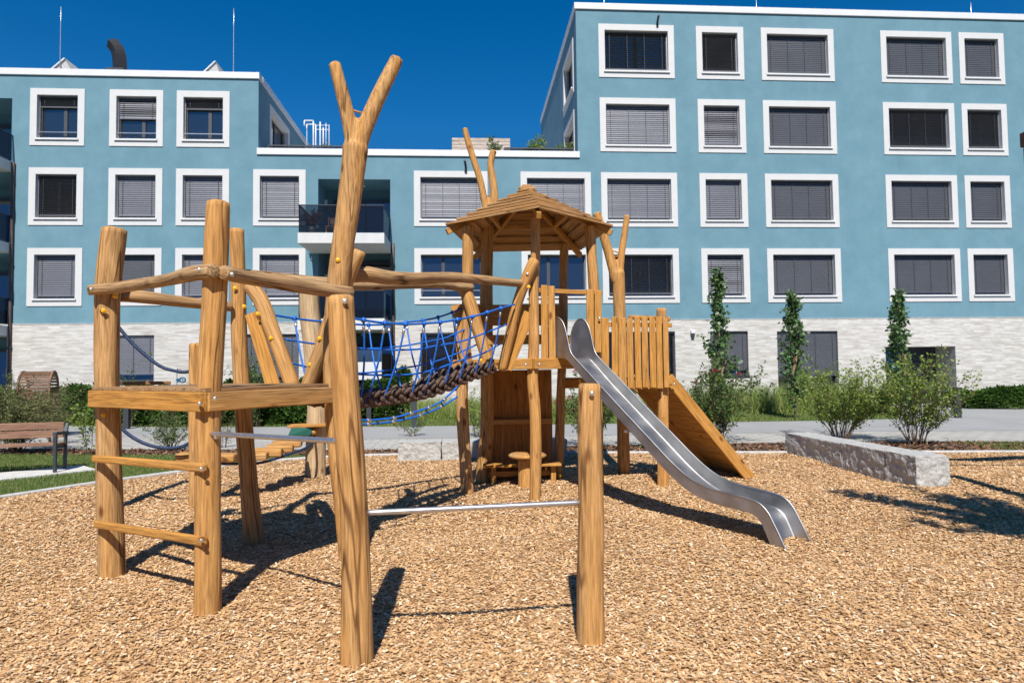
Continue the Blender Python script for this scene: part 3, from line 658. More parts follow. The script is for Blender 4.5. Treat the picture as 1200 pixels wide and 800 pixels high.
for x0, x1, z0, z1 in WING: loggia(x0, x1, z0, z1)
loggia(-20.5, -16.5, 0.0, 3.0)
for z in (9.0, 6.02, 3.03): balcony(-20.7, -16.42, z, z+.36, z+1.36, 1.55, (0, .3, .6, 1))
mb = MB(); mb.box((-5.6, FY-1.15, 1.30), (-3.02, FY-1.08, 2.36)); sc = mb.build('privacy_screen', 'white_metal', BLD, bevel=.01)
mb = MB(); mb.box((-5.5, FY-1.07, .0), (-5.42, FY-1.0, 2.3)); mb.box((-3.3, FY-1.07, .0), (-3.22, FY-1.0, 2.3)); mb.build('post', 'anthracite', sc)
mb = MB(); mb.box((-3.02, FY-.9, 0), (-2.9, FY-.04, 1.35)); mb.build('side_wall', 'screen', BLD)
for px, p0, p1, Y in ((460.5, 285, 470, 24.93), (15.5, 190, 455, 24.93)):
    a, b_ = Wp(px, p0, Y), Wp(px, p1, Y); mb = MB(); mb.log([(a.x, Y, 0), (a.x, Y, a.z)], .055, 10, 0, .1, 1.0)
    dp = mb.build('drain_pipe', 'rust_pipe', BLD); 
    for z in (2.6, 5.6): mb = MB(); mb.disc((a.x, Y, z), .075, .07, (0, 0, 1), 10); mb.build('bracket', 'anthracite', dp)
# wall fittings
for px, py, px2, py2 in ((770.5, 31, 772, 18), (546, 202, 544.5, 188)):
    a, b_ = Wp(px, py, FY-.06), Wp(px2, py2, FY-.3); mb = MB(); mb.log([a, (a.x, a.y, (a.z*.5+b_.z*.5)), b_], .045, 8, 0, .2, .3); mb.build('wall_bracket', 'anthracite', BLD)
a = Wp(812, 389, FY-.1); mb = MB(); mb.box((a.x-.08, FY-.17, a.z-.06), (a.x+.08, FY-.021, a.z+.07)); wl = mb.build('wall_lamp', 'white_metal', BLD, bevel=.02)
mb = MB(); mb.box((a.x-.06, FY-.14, a.z-.17), (a.x+.06, FY-.04, a.z-.062)); mb.build('lamp_lens', 'anthracite', wl)

# ------------------------------------------------------------------ playground
def path(pts, Y):
    """pixel path of the photograph set back into the world at depth Y (one value or one per point)"""
    return [at(p[0], p[1], Y[i] if isinstance(Y, (list, tuple)) else Y) for i, p in enumerate(pts)]
def down(pts, extra=.25):  # carry the foot of a post into the chips
    return [pts[0]+Vector((0, 0, -extra))]+pts
def part_log(name, par, pts, r, m='log', n=20, rough=.065, cap=.25):
    if name == 'post': r = [q*.94 for q in r]
    mb = MB(); mb.log(pts, r, n, rough, cap); return mb.build(name, m, par)
def part_board(name, par, p0, p1, w, h, up=(0, 0, 1), m='board', bev=.006, taper=1.0):
    mb = MB(); mb.beam(p0, p1, w, h, up, taper); return mb.build(name, m, par, bev)
def caps(par, spots, m='cap', r=.019, th=.010):
    for px, py, Y in spots:
        p = at(px, py, Y); d = (EYE-p); d.z = 0; mb = MB(); mb.disc(p, r, th, d, 12); mb.disc(p+d.normalized()*th*.5, r*.45, th*.6, d, 8)
        mb.build('yellow_cap' if m == 'cap' else 'bolt', m, par)
def fork(name, par, trunk, tr, limbs, lr, vox=.02):
    mb = MB(); mb.log(trunk, tr, 18, .03, .25)
    for l, r in zip(limbs, lr): mb.log(l, r, 16, .03, .25)
    o = mb.build(name, 'log_up', par)
    rm = o.modifiers.new('union', 'REMESH'); rm.mode = 'VOXEL'; rm.voxel_size = vox; rm.use_smooth_shade = True
    s_ = o.modifiers.new('soft', 'SMOOTH'); s_.factor = .5; s_.iterations = 6
    return o

CF = thing('play_climber', 'peeled log climbing frame with forked tall post, raised deck, rungs and steel turning bars', 'climbing frame', (-1.7, 5.0, 0))
A = path([(130, 672), (128, 560), (125.5, 450), (126, 380), (129, 320), (134, 267)], 5.65)
B = path([(243, 718), (244, 600), (245, 480), (248, 400), (252.5, 320), (256, 236)], 4.66)
D = path([(297, 637), (291, 560), (285, 480), (281, 400), (279.5, 350), (277, 268)], 6.46)
Cc = path([(419, 780), (418.5, 700), (414.5, 590), (407, 480), (402.5, 410), (399, 346)], 3.745)
Fp = path([(692, 753), (692, 690), (692, 600), (690.5, 520), (691, 449)], 3.91)
part_log('post', CF, down(A), [.108, .106, .102, .100, .101, .103, .099])
part_log('post', CF, down(B), [.094, .094, .088, .083, .085, .085, .079])
part_log('post', CF, down(D), [.095, .095, .083, .080, .078, .074, .068])
part_log('post', CF, down(Cc), [.092, .092, .090, .082, .082, .080, .074])
part_log('post', CF, down(Fp), [.092, .090, .085, .078, .075, .072])
E_tr = path([(412, 655), (406, 590), (398, 520), (393, 460), (392, 400), (396, 335), (401.5, 290), (407.5, 250), (413, 203), (416.5, 170)], 5.72)
E_l = path([(415.5, 182), (410.5, 150), (401.5, 112), (391.5, 73)], [5.72, 5.72, 5.70, 5.68])
E_r = path([(417.5, 180), (426.5, 152), (445, 110), (465.5, 68)], [5.72, 5.72, 5.75, 5.8])
fork('forked_post', CF, down(E_tr), [.11, .11, .105, .10, .097, .097, .097, .097, .099, .103, .115], [E_l, E_r], [[.07, .068, .062, .054], [.078, .074, .070, .062]])
part_log('strut', CF, [at(407, 127.5, 5.71), at(430, 134.5, 5.73)], .010, n=8)
# deck beams: outside faces of the posts; plank deck on top
zt, zb = 1.475, 1.345
def bm_pts(px0, px1, Y0, Y1, z): a, b_ = at(px0, 468, Y0), at(px1, 468, Y1); return Vector((a.x, a.y, z)), Vector((b_.x, b_.y, z))
zc = (zt+zb)/2
b1a, b1b = bm_pts(107, 238.5, 5.53, 4.53, zc)
part_board('deck_beam', CF, b1a, b1b, .055, .13)
b2a, b2b = bm_pts(241.5, 391, 4.56, 5.62, zc)
part_board('deck_beam', CF, b2a, b2b, .06, .13, m='log')
p_D = Vector((D[2].x, D[2].y, zc)); p_E = Vector((E_tr[3].x, E_tr[3].y, zc)); p_A = Vector((A[2].x, A[2].y, zc))
part_board('deck_beam', CF, p_D+Vector((-.1, .07, 0)), p_E+Vector((.12, .03, 0)), .055, .13)
part_board('deck_beam', CF, p_A+Vector((-.1, .03, 0)), p_D+Vector((-.08, .13, 0)), .055, .13)
mb = MB(); up_ = Vector((0, 0, zt+.014)); u0 = Vector((b1a.x, b1a.y, 0)); u1 = Vector((b1b.x, b1b.y, 0)); w0 = Vector((p_D.x-.08, p_D.y+.05, 0)); w1 = Vector((p_E.x, p_E.y, 0))
nb = 12
for k in range(nb):
    f = (k+.5)/nb; mb.beam(u0.lerp(u1, f)+up_, w0.lerp(w1, f)+up_, (u1-u0).length/nb*.96, .026)
mb.build('deck', 'deck', CF, .003)
q0, q1 = at(143, 451.5, 6.0), at(199, 451.5, 6.2); part_board('toe_board', CF, (q0.x, q0.y, zt+.045), (q1.x, q1.y, zt+.045), .12, .03, m='deck')
# ladder rungs between the two left posts
for a, b_ in (((110, 537), (240, 548)), ((112, 613.5), (240, 634))):
    p, q = at(a[0], a[1], 5.53), at(b_[0], b_[1], 4.54)
    mb = MB(); mb.beam(p, q, .045, .055, taper=1.1); mb.build('rung', 'board', CF, .014)
caps(CF, [(114, 537, 5.49), (236, 549.5, 4.50), (236, 633, 4.50), (112, 472, 5.49), (234, 473, 4.49), (252, 467, 4.53)], 'bolt', .013, .012)
# top rails
r1 = part_log('rail', CF, path([(103, 340), (128, 338), (165, 333), (200, 327), (222, 321), (250, 317.5)], [5.5, 5.5, 5.2, 4.95, 4.75, 4.52]), [.042, .044, .045, .046, .055, .050], 'rail')
part_log('rail', CF, path([(134, 345.5), (170, 348), (210, 353), (245, 357), (272, 359.5)], [5.78, 5.85, 6.05, 6.25, 6.36]), [.055, .056, .05, .046, .045], 'rail')
part_log('rail', CF, path([(261, 319), (290, 325), (330, 331.5), (370, 338), (412, 343.5)], [4.55, 4.8, 5.05, 5.35, 5.58]), [.050, .050, .052, .054, .052], 'rail')
caps(CF, [(107, 339, 5.42), (234, 316.5, 4.55), (272, 322, 4.56), (401, 345, 5.52)], 'bolt', .014, .03)
# steel turning bars
part_log('turning_bar', CF, [at(248, 508, 4.60), at(396, 516.5, 3.76)], .0165, 'steel', 12, 0, .15)
part_log('turning_bar', CF, [at(430, 600.5, 3.75), at(682, 588.5, 3.905)], .0165, 'steel', 12, 0, .15)
caps(CF, [(253, 512, 4.56), (404, 353, 3.665), (693.5, 461, 3.825)], 'bolt', .014, .012)
caps(CF, [(121.3, 363.7, 5.53), (135, 347, 5.54), (121, 486, 5.53), (275.3, 337.5, 6.37), (286, 359, 6.37), (396, 304.5, 5.62)])
# gate logs and flat braces where the net bridge starts
GL1 = path([(291, 333), (305, 351), (318, 385), (331, 418), (344, 455)], [6.33, 6.3, 6.25, 6.2, 6.15])
GL2 = path([(421, 293), (406, 328), (391, 368), (376, 412), (360, 455)], [5.78, 5.82, 5.87, 5.92, 5.97])
part_log('gate_log', CF, GL1, [.066, .068, .067, .066, .065]); part_log('gate_log', CF, GL2, [.066, .068, .07, .068, .065])
part_board('brace_board', CF, at(294.5, 367, 6.30), at(322, 458, 6.14), .12, .03, up=(.1, 1, 0), taper=1.1)
part_board('brace_board', CF, at(388, 385, 5.98), at(374, 458, 6.05), .12, .03, up=(.1, 1, 0), taper=1.1)
caps(CF, [(302, 367.5, 6.19), (317.5, 396, 6.16), (374.5, 396.5, 5.83), (363.5, 427, 5.88)])

# ---- net bridge
NB = thing('net_bridge', 'rope net bridge with blue side nets and thick brown woven walkway between deck and tower', 'rope bridge', (-.8, 7.0, 1.3))
NP0, NP1, FP0, FP1 = (-1.02, 5.80), (.70, 8.10), (-1.93, 6.40), (-.03, 8.62)
bx = Vector((1.72, 2.3)).normalized(); nrm = Vector((-bx.y, bx.x))   # nrm points to the far side
def npl(pts, far, inset):
    P0, P1 = (FP0, FP1) if far else (NP0, NP1); s_ = -inset if far else inset
    o = Vector((nrm.x*s_, nrm.y*s_)); return [on_plane(p[0], p[1], (P0[0]+o.x, P0[1]+o.y), (P1[0]+o.x, P1[1]+o.y)) for p in pts]
near_t = npl([(405, 371), (417, 373.4), (434, 376.3), (451, 378.4), (475, 379.8), (497, 379), (516, 377.6), (536, 374.4), (553.6, 371), (571, 366), (587, 361), (603, 356.6)], 0, 0)
far_t = npl([(317, 368.5), (352, 374), (390, 378), (417, 380), (432, 380.6), (455, 380), (476, 377.5), (495.6, 375.4), (513.4, 371.6), (530, 366), (547, 358.4)], 1, 0)
near_m = npl([(392, 404), (420, 408), (460, 410), (490, 409), (512, 405), (540, 400), (566, 391), (594, 380)], 0, .07)
far_m = npl([(329, 397), (370, 403), (421, 408.5), (466, 406), (496, 401), (524, 395), (554, 381)], 1, .07)
near_l = npl([(396, 437), (422, 438.5), (450, 439.5), (486, 438), (512, 432), (540, 422), (566, 414), (587, 402.5)], 0, .14)
far_l = npl([(340, 425), (380, 434), (422, 437), (460, 433), (486, 429), (512, 423), (536, 414), (560, 403)], 1, .14)
for nm, p in (('top_rope', near_t), ('top_rope', far_t), ('net_rope', near_m), ('net_rope', far_m), ('net_rope', near_l), ('net_rope', far_l)):
    mb = MB(); mb.tube(p, .0115 if nm == 'top_rope' else .010); mb.build(nm, 'rope', NB)
# walkway: edges from the photograph, five braided cords side by side
edge_n = npl([(372, 461), (400, 466), (426, 468), (448, 466), (480, 462), (508, 457), (533, 447), (552, 439), (578, 430)], 0, .22)
def resamp(P, n):
    P = np.array([tuple(p) for p in P]); s = np.r_[0, np.cumsum(np.linalg.norm(np.diff(P, axis=0), axis=1))]; t = np.linspace(0, s[-1], n)
    return np.stack([np.interp(t, s, P[:, k]) for k in range(3)], 1)
NE = 40; E0 = resamp(edge_n, NE)
mb = MB(); wdt = .36
for j in range(4):
    off = np.array([nrm.x, nrm.y, 0])*(wdt*j/3)
    for k in range(NE):
        c_ = E0[k]+off+np.array([0, 0, .012-.02*math.sin(math.pi*j/3)]); t = Vector(E0[min(k+1, NE-1)]-E0[max(k-1, 0)]).normalized()
        sgn = 1 if (k+j) % 2 else -1
        for q, (dz, ds) in enumerate(((.026*sgn, .02), (-.030*sgn, -.02), (-.055, .01))):
            ax_ = (t+Vector((0, 0, 1))*.8*(sgn if q != 1 else -sgn)+Vector((nrm.x, nrm.y, 0))*.4*sgn).normalized()
            mb.ball(Vector(c_)+Vector((0, 0, dz))+Vector((nrm.x, nrm.y, 0))*ds+t*random.uniform(-.012, .012), .037*random.uniform(.9, 1.1), 8, (.78, .85, 1.45), ax_)
mb.build('walkway', 'brownrope', NB)
# vertical cords with clamps: from each top-rope knot down round the walkway, leaning alternately
def pt_at_px(P, px):
    best = None
    for a, b_ in zip(P, P[1:]):
        pa, pb = proj_x(a), proj_x(b_)
        if min(pa, pb)-.01 <= px <= max(pa, pb)+.01: f = (px-pa)/(pb-pa+1e-9); return a.lerp(b_, f)
    return P[0] if abs(proj_x(P[0])-px) < abs(proj_x(P[-1])-px) else P[-1]
def proj_x(p):
    v = Vector(p)-EYE; return 600+FPX*v.dot(RT)/v.dot(FW)
En = [Vector(e)+Vector((0, 0, -.02)) for e in E0]; Ef = [Vector(e)+Vector((nrm.x*wdt, nrm.y*wdt, -.02)) for e in E0]
cords = [(0, 426, 422), (0, 451, 430), (0, 475, 449), (0, 497, 482), (0, 516, 497), (0, 536, 520), (0, 553.6, 537), (0, 571, 556), (0, 587, 572),
         (1, 345, 366), (1, 432, 449), (1, 455, 472), (1, 476, 494), (1, 495.6, 512), (1, 513.4, 533), (1, 530, 550), (1, 380, 398)]
for far, a, b_ in cords:
    P, Q, Mm, Ll = (far_t, Ef, far_m, far_l) if far else (near_t, En, near_m, near_l)
    p, q = pt_at_px(P, a), pt_at_px(Q, b_)
    mid = p.lerp(q, .5)+Vector((nrm.x, nrm.y, 0))*(.03 if far else -.03)
    mb = MB(); mb.tube([p, mid, q, q+Vector((nrm.x*(-.06 if far else .06), nrm.y*(-.06 if far else .06), -.05))], .0095); c_ = mb.build('net_cord', 'rope', NB)
    mb = MB(); mb.ball(p, .026, 8); mb.build('knot', 'rope', c_)
    mb = MB(); d = (mid-p).normalized(); mb.disc(p+d*.075, .014, .05, d, 8); mb.build('clamp', 'bolt', c_)
und = [[(402, 490), (427.5, 492.3), (457.5, 490), (478, 485), (499, 478.5), (517.5, 470), (536, 453)], [(402, 496), (427.5, 497), (457, 494.5), (489, 487.5), (514, 478), (536, 465)]]
for inset, u in zip((.02, .20), und):
    p = npl(u, 0, inset); mb = MB(); mb.tube(p, .0105); r_ = mb.build('stay_rope', 'rope', NB)
    for k in range(1, len(p)-1):
        mb = MB(); d = (p[k+1]-p[k-1]).normalized(); mb.disc(p[k]+d*.05, .017, .045, d, 8); mb.build('clamp', 'bolt', r_)
pa, pb = npl(und[0], 0, .02), npl(und[1], 0, .20)
mb = MB()
for px in (440, 470, 498, 516): mb.tube([pt_at_px(pa, px), pt_at_px(pb, px+3)], .008)
mb.build('cross_tie', 'navy', NB)
part_log('hand_log', NB, path([(392, 326), (412, 322), (432, 321.5), (455, 325), (490, 326.5), (530, 325), (570, 328.5), (611, 332)], [5.95, 6.0, 6.05, 6.2, 6.6, 7.1, 7.55, 8.02]), [.068, .070, .070, .062, .062, .058, .052, .047], 'rail')
part_log('hand_log', NB, path([(285, 324), (330, 328), (374, 332), (430, 333), (470, 332.5), (515, 333), (533, 335.5), (553, 337)], [6.62, 6.85, 7.1, 7.4, 7.65, 8.0, 8.3, 8.5]), [.075, .072, .07, .066, .060, .052, .058, .055], 'rail')

# ---- tower
TW = thing('play_tower', 'wooden play tower on crooked posts with pyramid plank roof and fenced deck', 'play tower', (.8, 8.9, 0))
T1 = path([(548, 582), (545, 530), (541.5, 472), (543, 440), (547, 380), (548, 320), (548.5, 264)], 8.58)
T2 = path([(627, 588), (628, 520), (627, 480), (624.5, 445), (625.5, 400), (626, 340), (627.5, 290), (627, 253)], 8.14)
T3 = path([(566, 566), (571, 500), (571, 450), (570, 400), (570, 340), (571, 290), (572.5, 255), (573.5, 246)], 9.5)
T4 = path([(654, 566), (656, 500), (658, 440), (660, 380), (660, 330), (661, 285)], 9.55)
part_log('post', TW, down(T1), [.082, .082, .085, .084, .07, .072, .076, .074])
part_log('post', TW, down(T2), [.076, .074, .075, .074, .072, .068, .064, .062, .06])
fork('forked_post', TW, down(T3), [.115, .112, .105, .10, .098, .094, .09, .09, .09],
     [path([(572, 262), (568, 237), (563, 212), (556, 190), (549, 168), (544.5, 150)], 9.5), path([(573, 262), (579, 236), (577.5, 212), (574.8, 192), (578.5, 176)], 9.5)],
     [[.06, .054, .052, .05, .048, .044], [.062, .062, .058, .05, .052]], .018)
part_log('strut', TW, [at(567, 229.5, 9.5), at(579, 229, 9.5)], .009, n=8)
part_log('post', TW, down(T4), [.078, .076, .074, .072, .07, .07, .068])
T5 = path([(701, 570), (700, 500), (699, 430), (698, 380), (695.5, 330), (691, 264)], 8.68)
part_log('post', TW, down(T5), [.08, .08, .078, .076, .074, .078, .08])
T6 = path([(731, 557), (730, 500), (728.5, 430), (726, 365), (725, 330), (724, 318)], 9.99)
fork('forked_post', TW, down(T6), [.10, .10, .092, .092, .092, .095, .10],
     [path([(722, 330), (714.5, 300), (706, 272), (699, 249)], 9.99), path([(726, 330), (728, 300), (731.5, 276), (735, 252)], 9.99)], [[.078, .074, .07, .066], [.06, .056, .054, .050]], .018)
for a, b_ in (((716, 293), (728, 297)), ((718, 301), (729, 300))): part_log('strut', TW, [at(*a, 9.97), at(*b_, 9.97)], .010, n=8)
T7 = path([(777, 570), (777, 500), (776.5, 430), (775, 361)], 8.97)
part_log('post', TW, down(T7), [.085, .085, .08, .076, .07])
TC = Vector((.80, 8.92, 0))
RC_ = [ground(522, 268, 3.45), ground(632, 248, 3.45), ground(718.5, 269.5, 3.45), at(681, 296.5, 10.1), at(556, 299, 10.15)]
APEX = at(617, 224, 9.0)
mb = MB(); nc = 8
cA = Vector((APEX.x, APEX.y, 0))
for e in range(5):
    a, b_ = RC_[e], RC_[(e+1) % 5]
    for k in range(nc):
        t0, t1 = k/nc, min((k+1.30)/nc, .985)
        lift = .052
        q = [a.lerp(APEX, t0), b_.lerp(APEX, t0), b_.lerp(APEX, t1), a.lerp(APEX, t1)]
        jit = random.uniform(-.004, .004)
        lo = [q[0]+Vector((0, 0, lift*.9+jit)), q[1]+Vector((0, 0, lift*.9+jit)), q[2], q[3]]; th = Vector((0, 0, .028))
        d = (b_-a).normalized(); vs = lo+[p+th for p in lo]
        nv = (b_-a).cross(APEX-a).normalized(); s_ = nv.cross(d)
        gs = [((p-a).dot(s_), nv.dot(p-a), (p-a).dot(d)*.06) for p in vs]
        mb.add(vs, [(3, 2, 1, 0), (4, 5, 6, 7), (0, 1, 5, 4), (1, 2, 6, 5), (2, 3, 7, 6), (3, 0, 4, 7)], gs)
mb.hbox((APEX.x-.11, APEX.y-.09, APEX.z+.005), (APEX.x+.11, APEX.y+.09, APEX.z+.045)); mb.hbox((APEX.x-.06, APEX.y-.05, APEX.z+.047), (APEX.x+.06, APEX.y+.05, APEX.z+.08))
RO = mb.build('roof', 'roof_board', TW, .004)
for c_ in RC_: part_board('rafter', RO, c_.lerp(APEX, .015)+Vector((0, 0, -.05)), c_.lerp(APEX, .95)+Vector((0, 0, -.05)), .055, .08)
for e in range(5): part_board('roof_joist', RO, RC_[e].lerp(APEX, .52)+Vector((0, 0, -.06)), RC_[(e+1) % 5].lerp(APEX, .52)+Vector((0, 0, -.06)), .05, .06)
# deck of the tower
ZD = 1.735
corner = [Vector((p[3].x if len(p) > 3 else p[2].x, p[2].y, 0)) for p in (T1, T2, T5, T4, T3)]
corner = [Vector((0.0, 8.58, 0)), Vector((.815, 8.14, 0)), Vector((1.68, 8.68, 0)), Vector((1.29, 9.55, 0)), Vector((.26, 9.5, 0))]
cc = sum(corner, Vector())/5
for e in range(5):
    a, b_ = corner[e], corner[(e+1) % 5]; d = (b_-a).normalized(); o = (a.lerp(b_, .5)-cc).normalized()*.085
    ext = .16 if e == 0 else .06
    part_board('deck_beam', TW, a-d*ext+o+Vector((0, 0, ZD-.065)), b_+d*.05+o+Vector((0, 0, ZD-.065)), .05, .13)
mb = MB()
for k in range(12):
    y = 8.12+k*.125
    xs_ = []
    for e in range(5):
        a, b_ = corner[e], corner[(e+1) % 5]
        if (a.y-y)*(b_.y-y) < 0: xs_.append(a.x+(b_.x-a.x)*(y-a.y)/(b_.y-a.y))
    if len(xs_) == 2: mb.hbox((min(xs_)-.03, y-.06, ZD-.03), (max(xs_)+.03, y+.06, ZD))
mb.build('deck', 'deck', TW, .003)
# enclosed den below: plank back wall with bench
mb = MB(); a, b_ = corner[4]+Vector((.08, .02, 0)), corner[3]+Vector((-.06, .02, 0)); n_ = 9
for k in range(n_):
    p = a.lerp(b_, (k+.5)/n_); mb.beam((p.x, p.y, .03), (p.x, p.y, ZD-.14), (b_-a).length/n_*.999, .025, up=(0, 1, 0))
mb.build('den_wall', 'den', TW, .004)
mb = MB(); a, b_ = corner[0], corner[4]; 
part_board('den_rail', TW, (.30, 9.44, .86), (1.22, 9.46, .86), .04, .07)
part_board('bench_seat', TW, (.22, 9.27, .275), (1.30, 9.30, .275), .24, .035)
part_board('bench_rail', TW, (.30, 9.36, .14), (1.22, 9.38, .14), .035, .07)
for x in (.36, 1.20): part_board('bench_leg', TW, (x, 9.30, -.05), (x, 9.30, .256), .07, .07)
mb = MB(); a, b_ = corner[3]+Vector((.03, -.08, 0)), corner[2]+Vector((-.03, .1, 0))
# boards and handrail by the slide mouth
a5, a2 = corner[2], corner[1]; dd = (a5-a2).normalized(); oo = Vector((dd.y, -dd.x, 0))*.115
def fence_board(name, px0, px1, ptop, pbot, Y, th=.024, lean=0.0):
    t_, b_ = at((px0+px1)/2+lean, ptop, Y), at((px0+px1)/2, pbot, Y); w = (px1-px0)/FPX*Y*1.01
    return part_board(name, TW, b_, t_, w, th, up=(0, 1, 0), bev=.008)
fence_board('fence_board', 634.5, 642.5, 334, 432, 8.16, lean=-.8); fence_board('fence_board', 643.5, 651.5, 335, 431, 8.20, lean=-1.5)
fence_board('fence_board', 687, 696, 339, 442, 8.50, lean=0); fence_board('fence_board', 696.8, 705, 340, 413, 8.55, lean=0)
part_board('handrail', TW, at(626, 340, 8.22), at(705, 343.5, 8.62), .04, .055)
# back balustrade
part_board('back_board', TW, Vector((.22, 9.42, 2.38)), Vector((1.34, 9.46, 2.38)), .035, .30)
part_board('back_board', TW, Vector((.22, 9.42, 2.03)), Vector((1.34, 9.46, 2.03)), .035, .14)
part_board('back_board', TW, Vector((1.36, 9.50, 2.02)), Vector((1.74, 8.75, 2.02)), .035, .12)
part_board('back_board', TW, Vector((.0, 8.70, 2.38)), Vector((.2, 9.42, 2.38)), .035, .28)
# gate logs, flat braces towards the bridge
part_log('gate_log', TW, path([(627, 304), (619, 321), (606, 356), (597, 395), (588, 434)], [8.02, 8.02, 8.05, 8.08, 8.12]), [.068, .072, .064, .062, .056])
part_log('gate_log', TW, path([(543, 338), (551, 356), (561, 390), (572, 424)], [8.50, 8.48, 8.45, 8.42]), [.076, .08, .076, .07])
part_board('brace_board', TW, at(620, 366, 8.15), at(592, 432, 8.16), .165, .03, up=(.1, 1, 0))
part_board('brace_board', TW, at(537, 357, 8.62), at(546, 432, 8.58), .19, .03, up=(.1, 1, 0))
caps(TW, [(619.6, 336, 7.94), (564.2, 422, 8.36), (731.5, 382.5, 8.80), (656.5, 557, 9.44)], r=.022)
caps(TW, [(618, 321, 7.94), (616, 427.5, 8.0), (632, 427, 8.0), (702.5, 373, 8.5)], 'bolt', .016, .012)
# landing between the tower and the ramp
ZL = 1.46
l0, l1, l2, l3 = Vector((1.72, 8.74, 0)), Vector((2.70, 8.90, 0)), Vector((2.40, 9.95, 0)), Vector((1.40, 9.70, 0))
for a, b_ in ((l0, l1), (l1, l2), (l2, l3)): part_board('landing_beam', TW, a+Vector((0, 0, ZL-.08)), b_+Vector((0, 0, ZL-.08)), .05, .13)
mb = MB()
for k in range(8):
    f = (k+.5)/8; a, b_ = l0.lerp(l1, f), l3.lerp(l2, f); mb.beam((a.x, a.y, ZL), (b_.x, b_.y, ZL), .115, .028)
mb.build('landing', 'deck', TW, .003)
lb = [(705.5, 714), (717, 724), (725, 734), (735.5, 743), (744.5, 752), (753, 760.5), (762, 769.5), (770, 777), (778, 784.5)]
for k, (x0, x1) in enumerate(lb):
    Yb = 8.66+(.5*(x0+x1)-700)/85*.17
    fence_board('fence_board', x0, x1, 371.5+random.uniform(-1.2, 1.2), 454.5+random.uniform(-1, 1), Yb, lean=-1.6 if k > 2 else -.5)
for py in (380, 447): part_board('fence_rail', TW, at(700, py, 8.72), at(787, py+1, 8.93), .035, .06)
part_log('fence_rail', TW, [at(784, 374, 9.0), at(738, 371.5, 9.9)], .035, n=10)

# ---- round table inside the den
TB = thing('stump_table', 'small round wooden table on a log stump under the play tower', 'table', (.80, 8.86, 0))
mb = MB(); mb.disc((.80, 8.86, .455), .255, .055, (0, 0, 1), 28); mb.build('table_top', 'log', TB)
part_log('stump', TB, [(.80, 8.86, -.2), (.80, 8.86, .2), (.80, 8.86, .427)], [.135, .13, .13])

# ---- slide
SD = Vector((.555, -.832, 0)); SE = Vector((.832, .555, 0)); S0 = Vector((1.074, 8.279, 0))+SE*.21
SL = thing('slide', 'stainless steel slide running from the tower deck down to the wood chips', 'slide', (2.2, 6.8, 0))
TOPP = [(-.10, 1.80), (-.10, 2.0), (-.06, 2.13), (.01, 2.215), (.09, 2.245), (.17, 2.22), (.24, 2.13), (.29, 1.98), (.335, 1.83), (.42, 1.73), (.68, 1.53), (1.08, 1.215), (1.53, .87), (1.77, .685), (1.95, .56), (2.10, .482), (2.25, .437), (2.41, .412), (2.60, .396), (2.74, .382), (2.84, .355), (2.92, .29), (2.975, .20), (3.03, .10), (3.10, -.04)]
BEDP = [(-.10, 1.735), (-.05, 1.735), (.0, 1.735), (.05, 1.735), (.10, 1.735), (.15, 1.735), (.20, 1.73), (.25, 1.715), (.30, 1.685), (.37, 1.63), (.64, 1.40), (1.03, 1.095), (1.48, .745), (1.71, .565), (1.90, .435), (2.06, .352), (2.22, .302), (2.39, .275), (2.58, .260), (2.70, .252), (2.775, .235), (2.835, .19), (2.875, .12), (2.92, .02), (2.97, -.10)]
def S(s_, e, h): return S0+SD*s_+SE*e+Vector((0, 0, h))
W = .208
def dense(P, n=5):
    Q = []
    for i in range(len(P)-1):
        a, b_, c_, d_ = [np.array(P[max(0, min(len(P)-1, i+k))]) for k in (-1, 0, 1, 2)]
        for k in range(n):
            t = k/n; Q.append(.5*((2*b_)+(c_-a)*t+(2*a-5*b_+4*c_-d_)*t*t+(3*b_-a-3*c_+d_)*t**3))
    Q.append(np.array(P[-1])); return Q
Tq, Bq = dense(TOPP), dense(BEDP)
mb = MB()
strips = [[(-W, 1.0), (-W, .5), (-W, .06)], [(-W, .06), (-W+.012, .0)], [(-W+.012, .0), (-.006, -.010)], [(-.006, -.010), (.006, -.010)], [(.006, -.010), (W-.012, .0)], [(W-.012, .0), (W, .06)], [(W, .06), (W, .5), (W, 1.0)]]
for st in strips:
    vs, fs = [], []; m_ = len(st)
    for t, b_ in zip(Tq, Bq):
        for e, f in st:
            q = b_+(t-b_)*max(f, 0); vs.append(S(q[0], e, q[1]+(f if f < 0 else 0)))
    for i in range(len(Tq)-1):
        for k in range(m_-1): fs.append((i*m_+k, i*m_+k+1, (i+1)*m_+k+1, (i+1)*m_+k))
    mb.add(vs, fs, None, True)
so = mb.build('chute', 'stainless', SL)
for e in (-W, W):
    mb = MB(); mb.log([S(t[0], e, t[1]) for t in Tq[::2]], .0085, 8, 0, .2, .2); mb.build('side_rim', 'stainless', SL)
part_board('chute_bearer', SL, S(1.2, -W+.02, .90), S(1.2, W-.02, .90), .05, .03, m='steel')

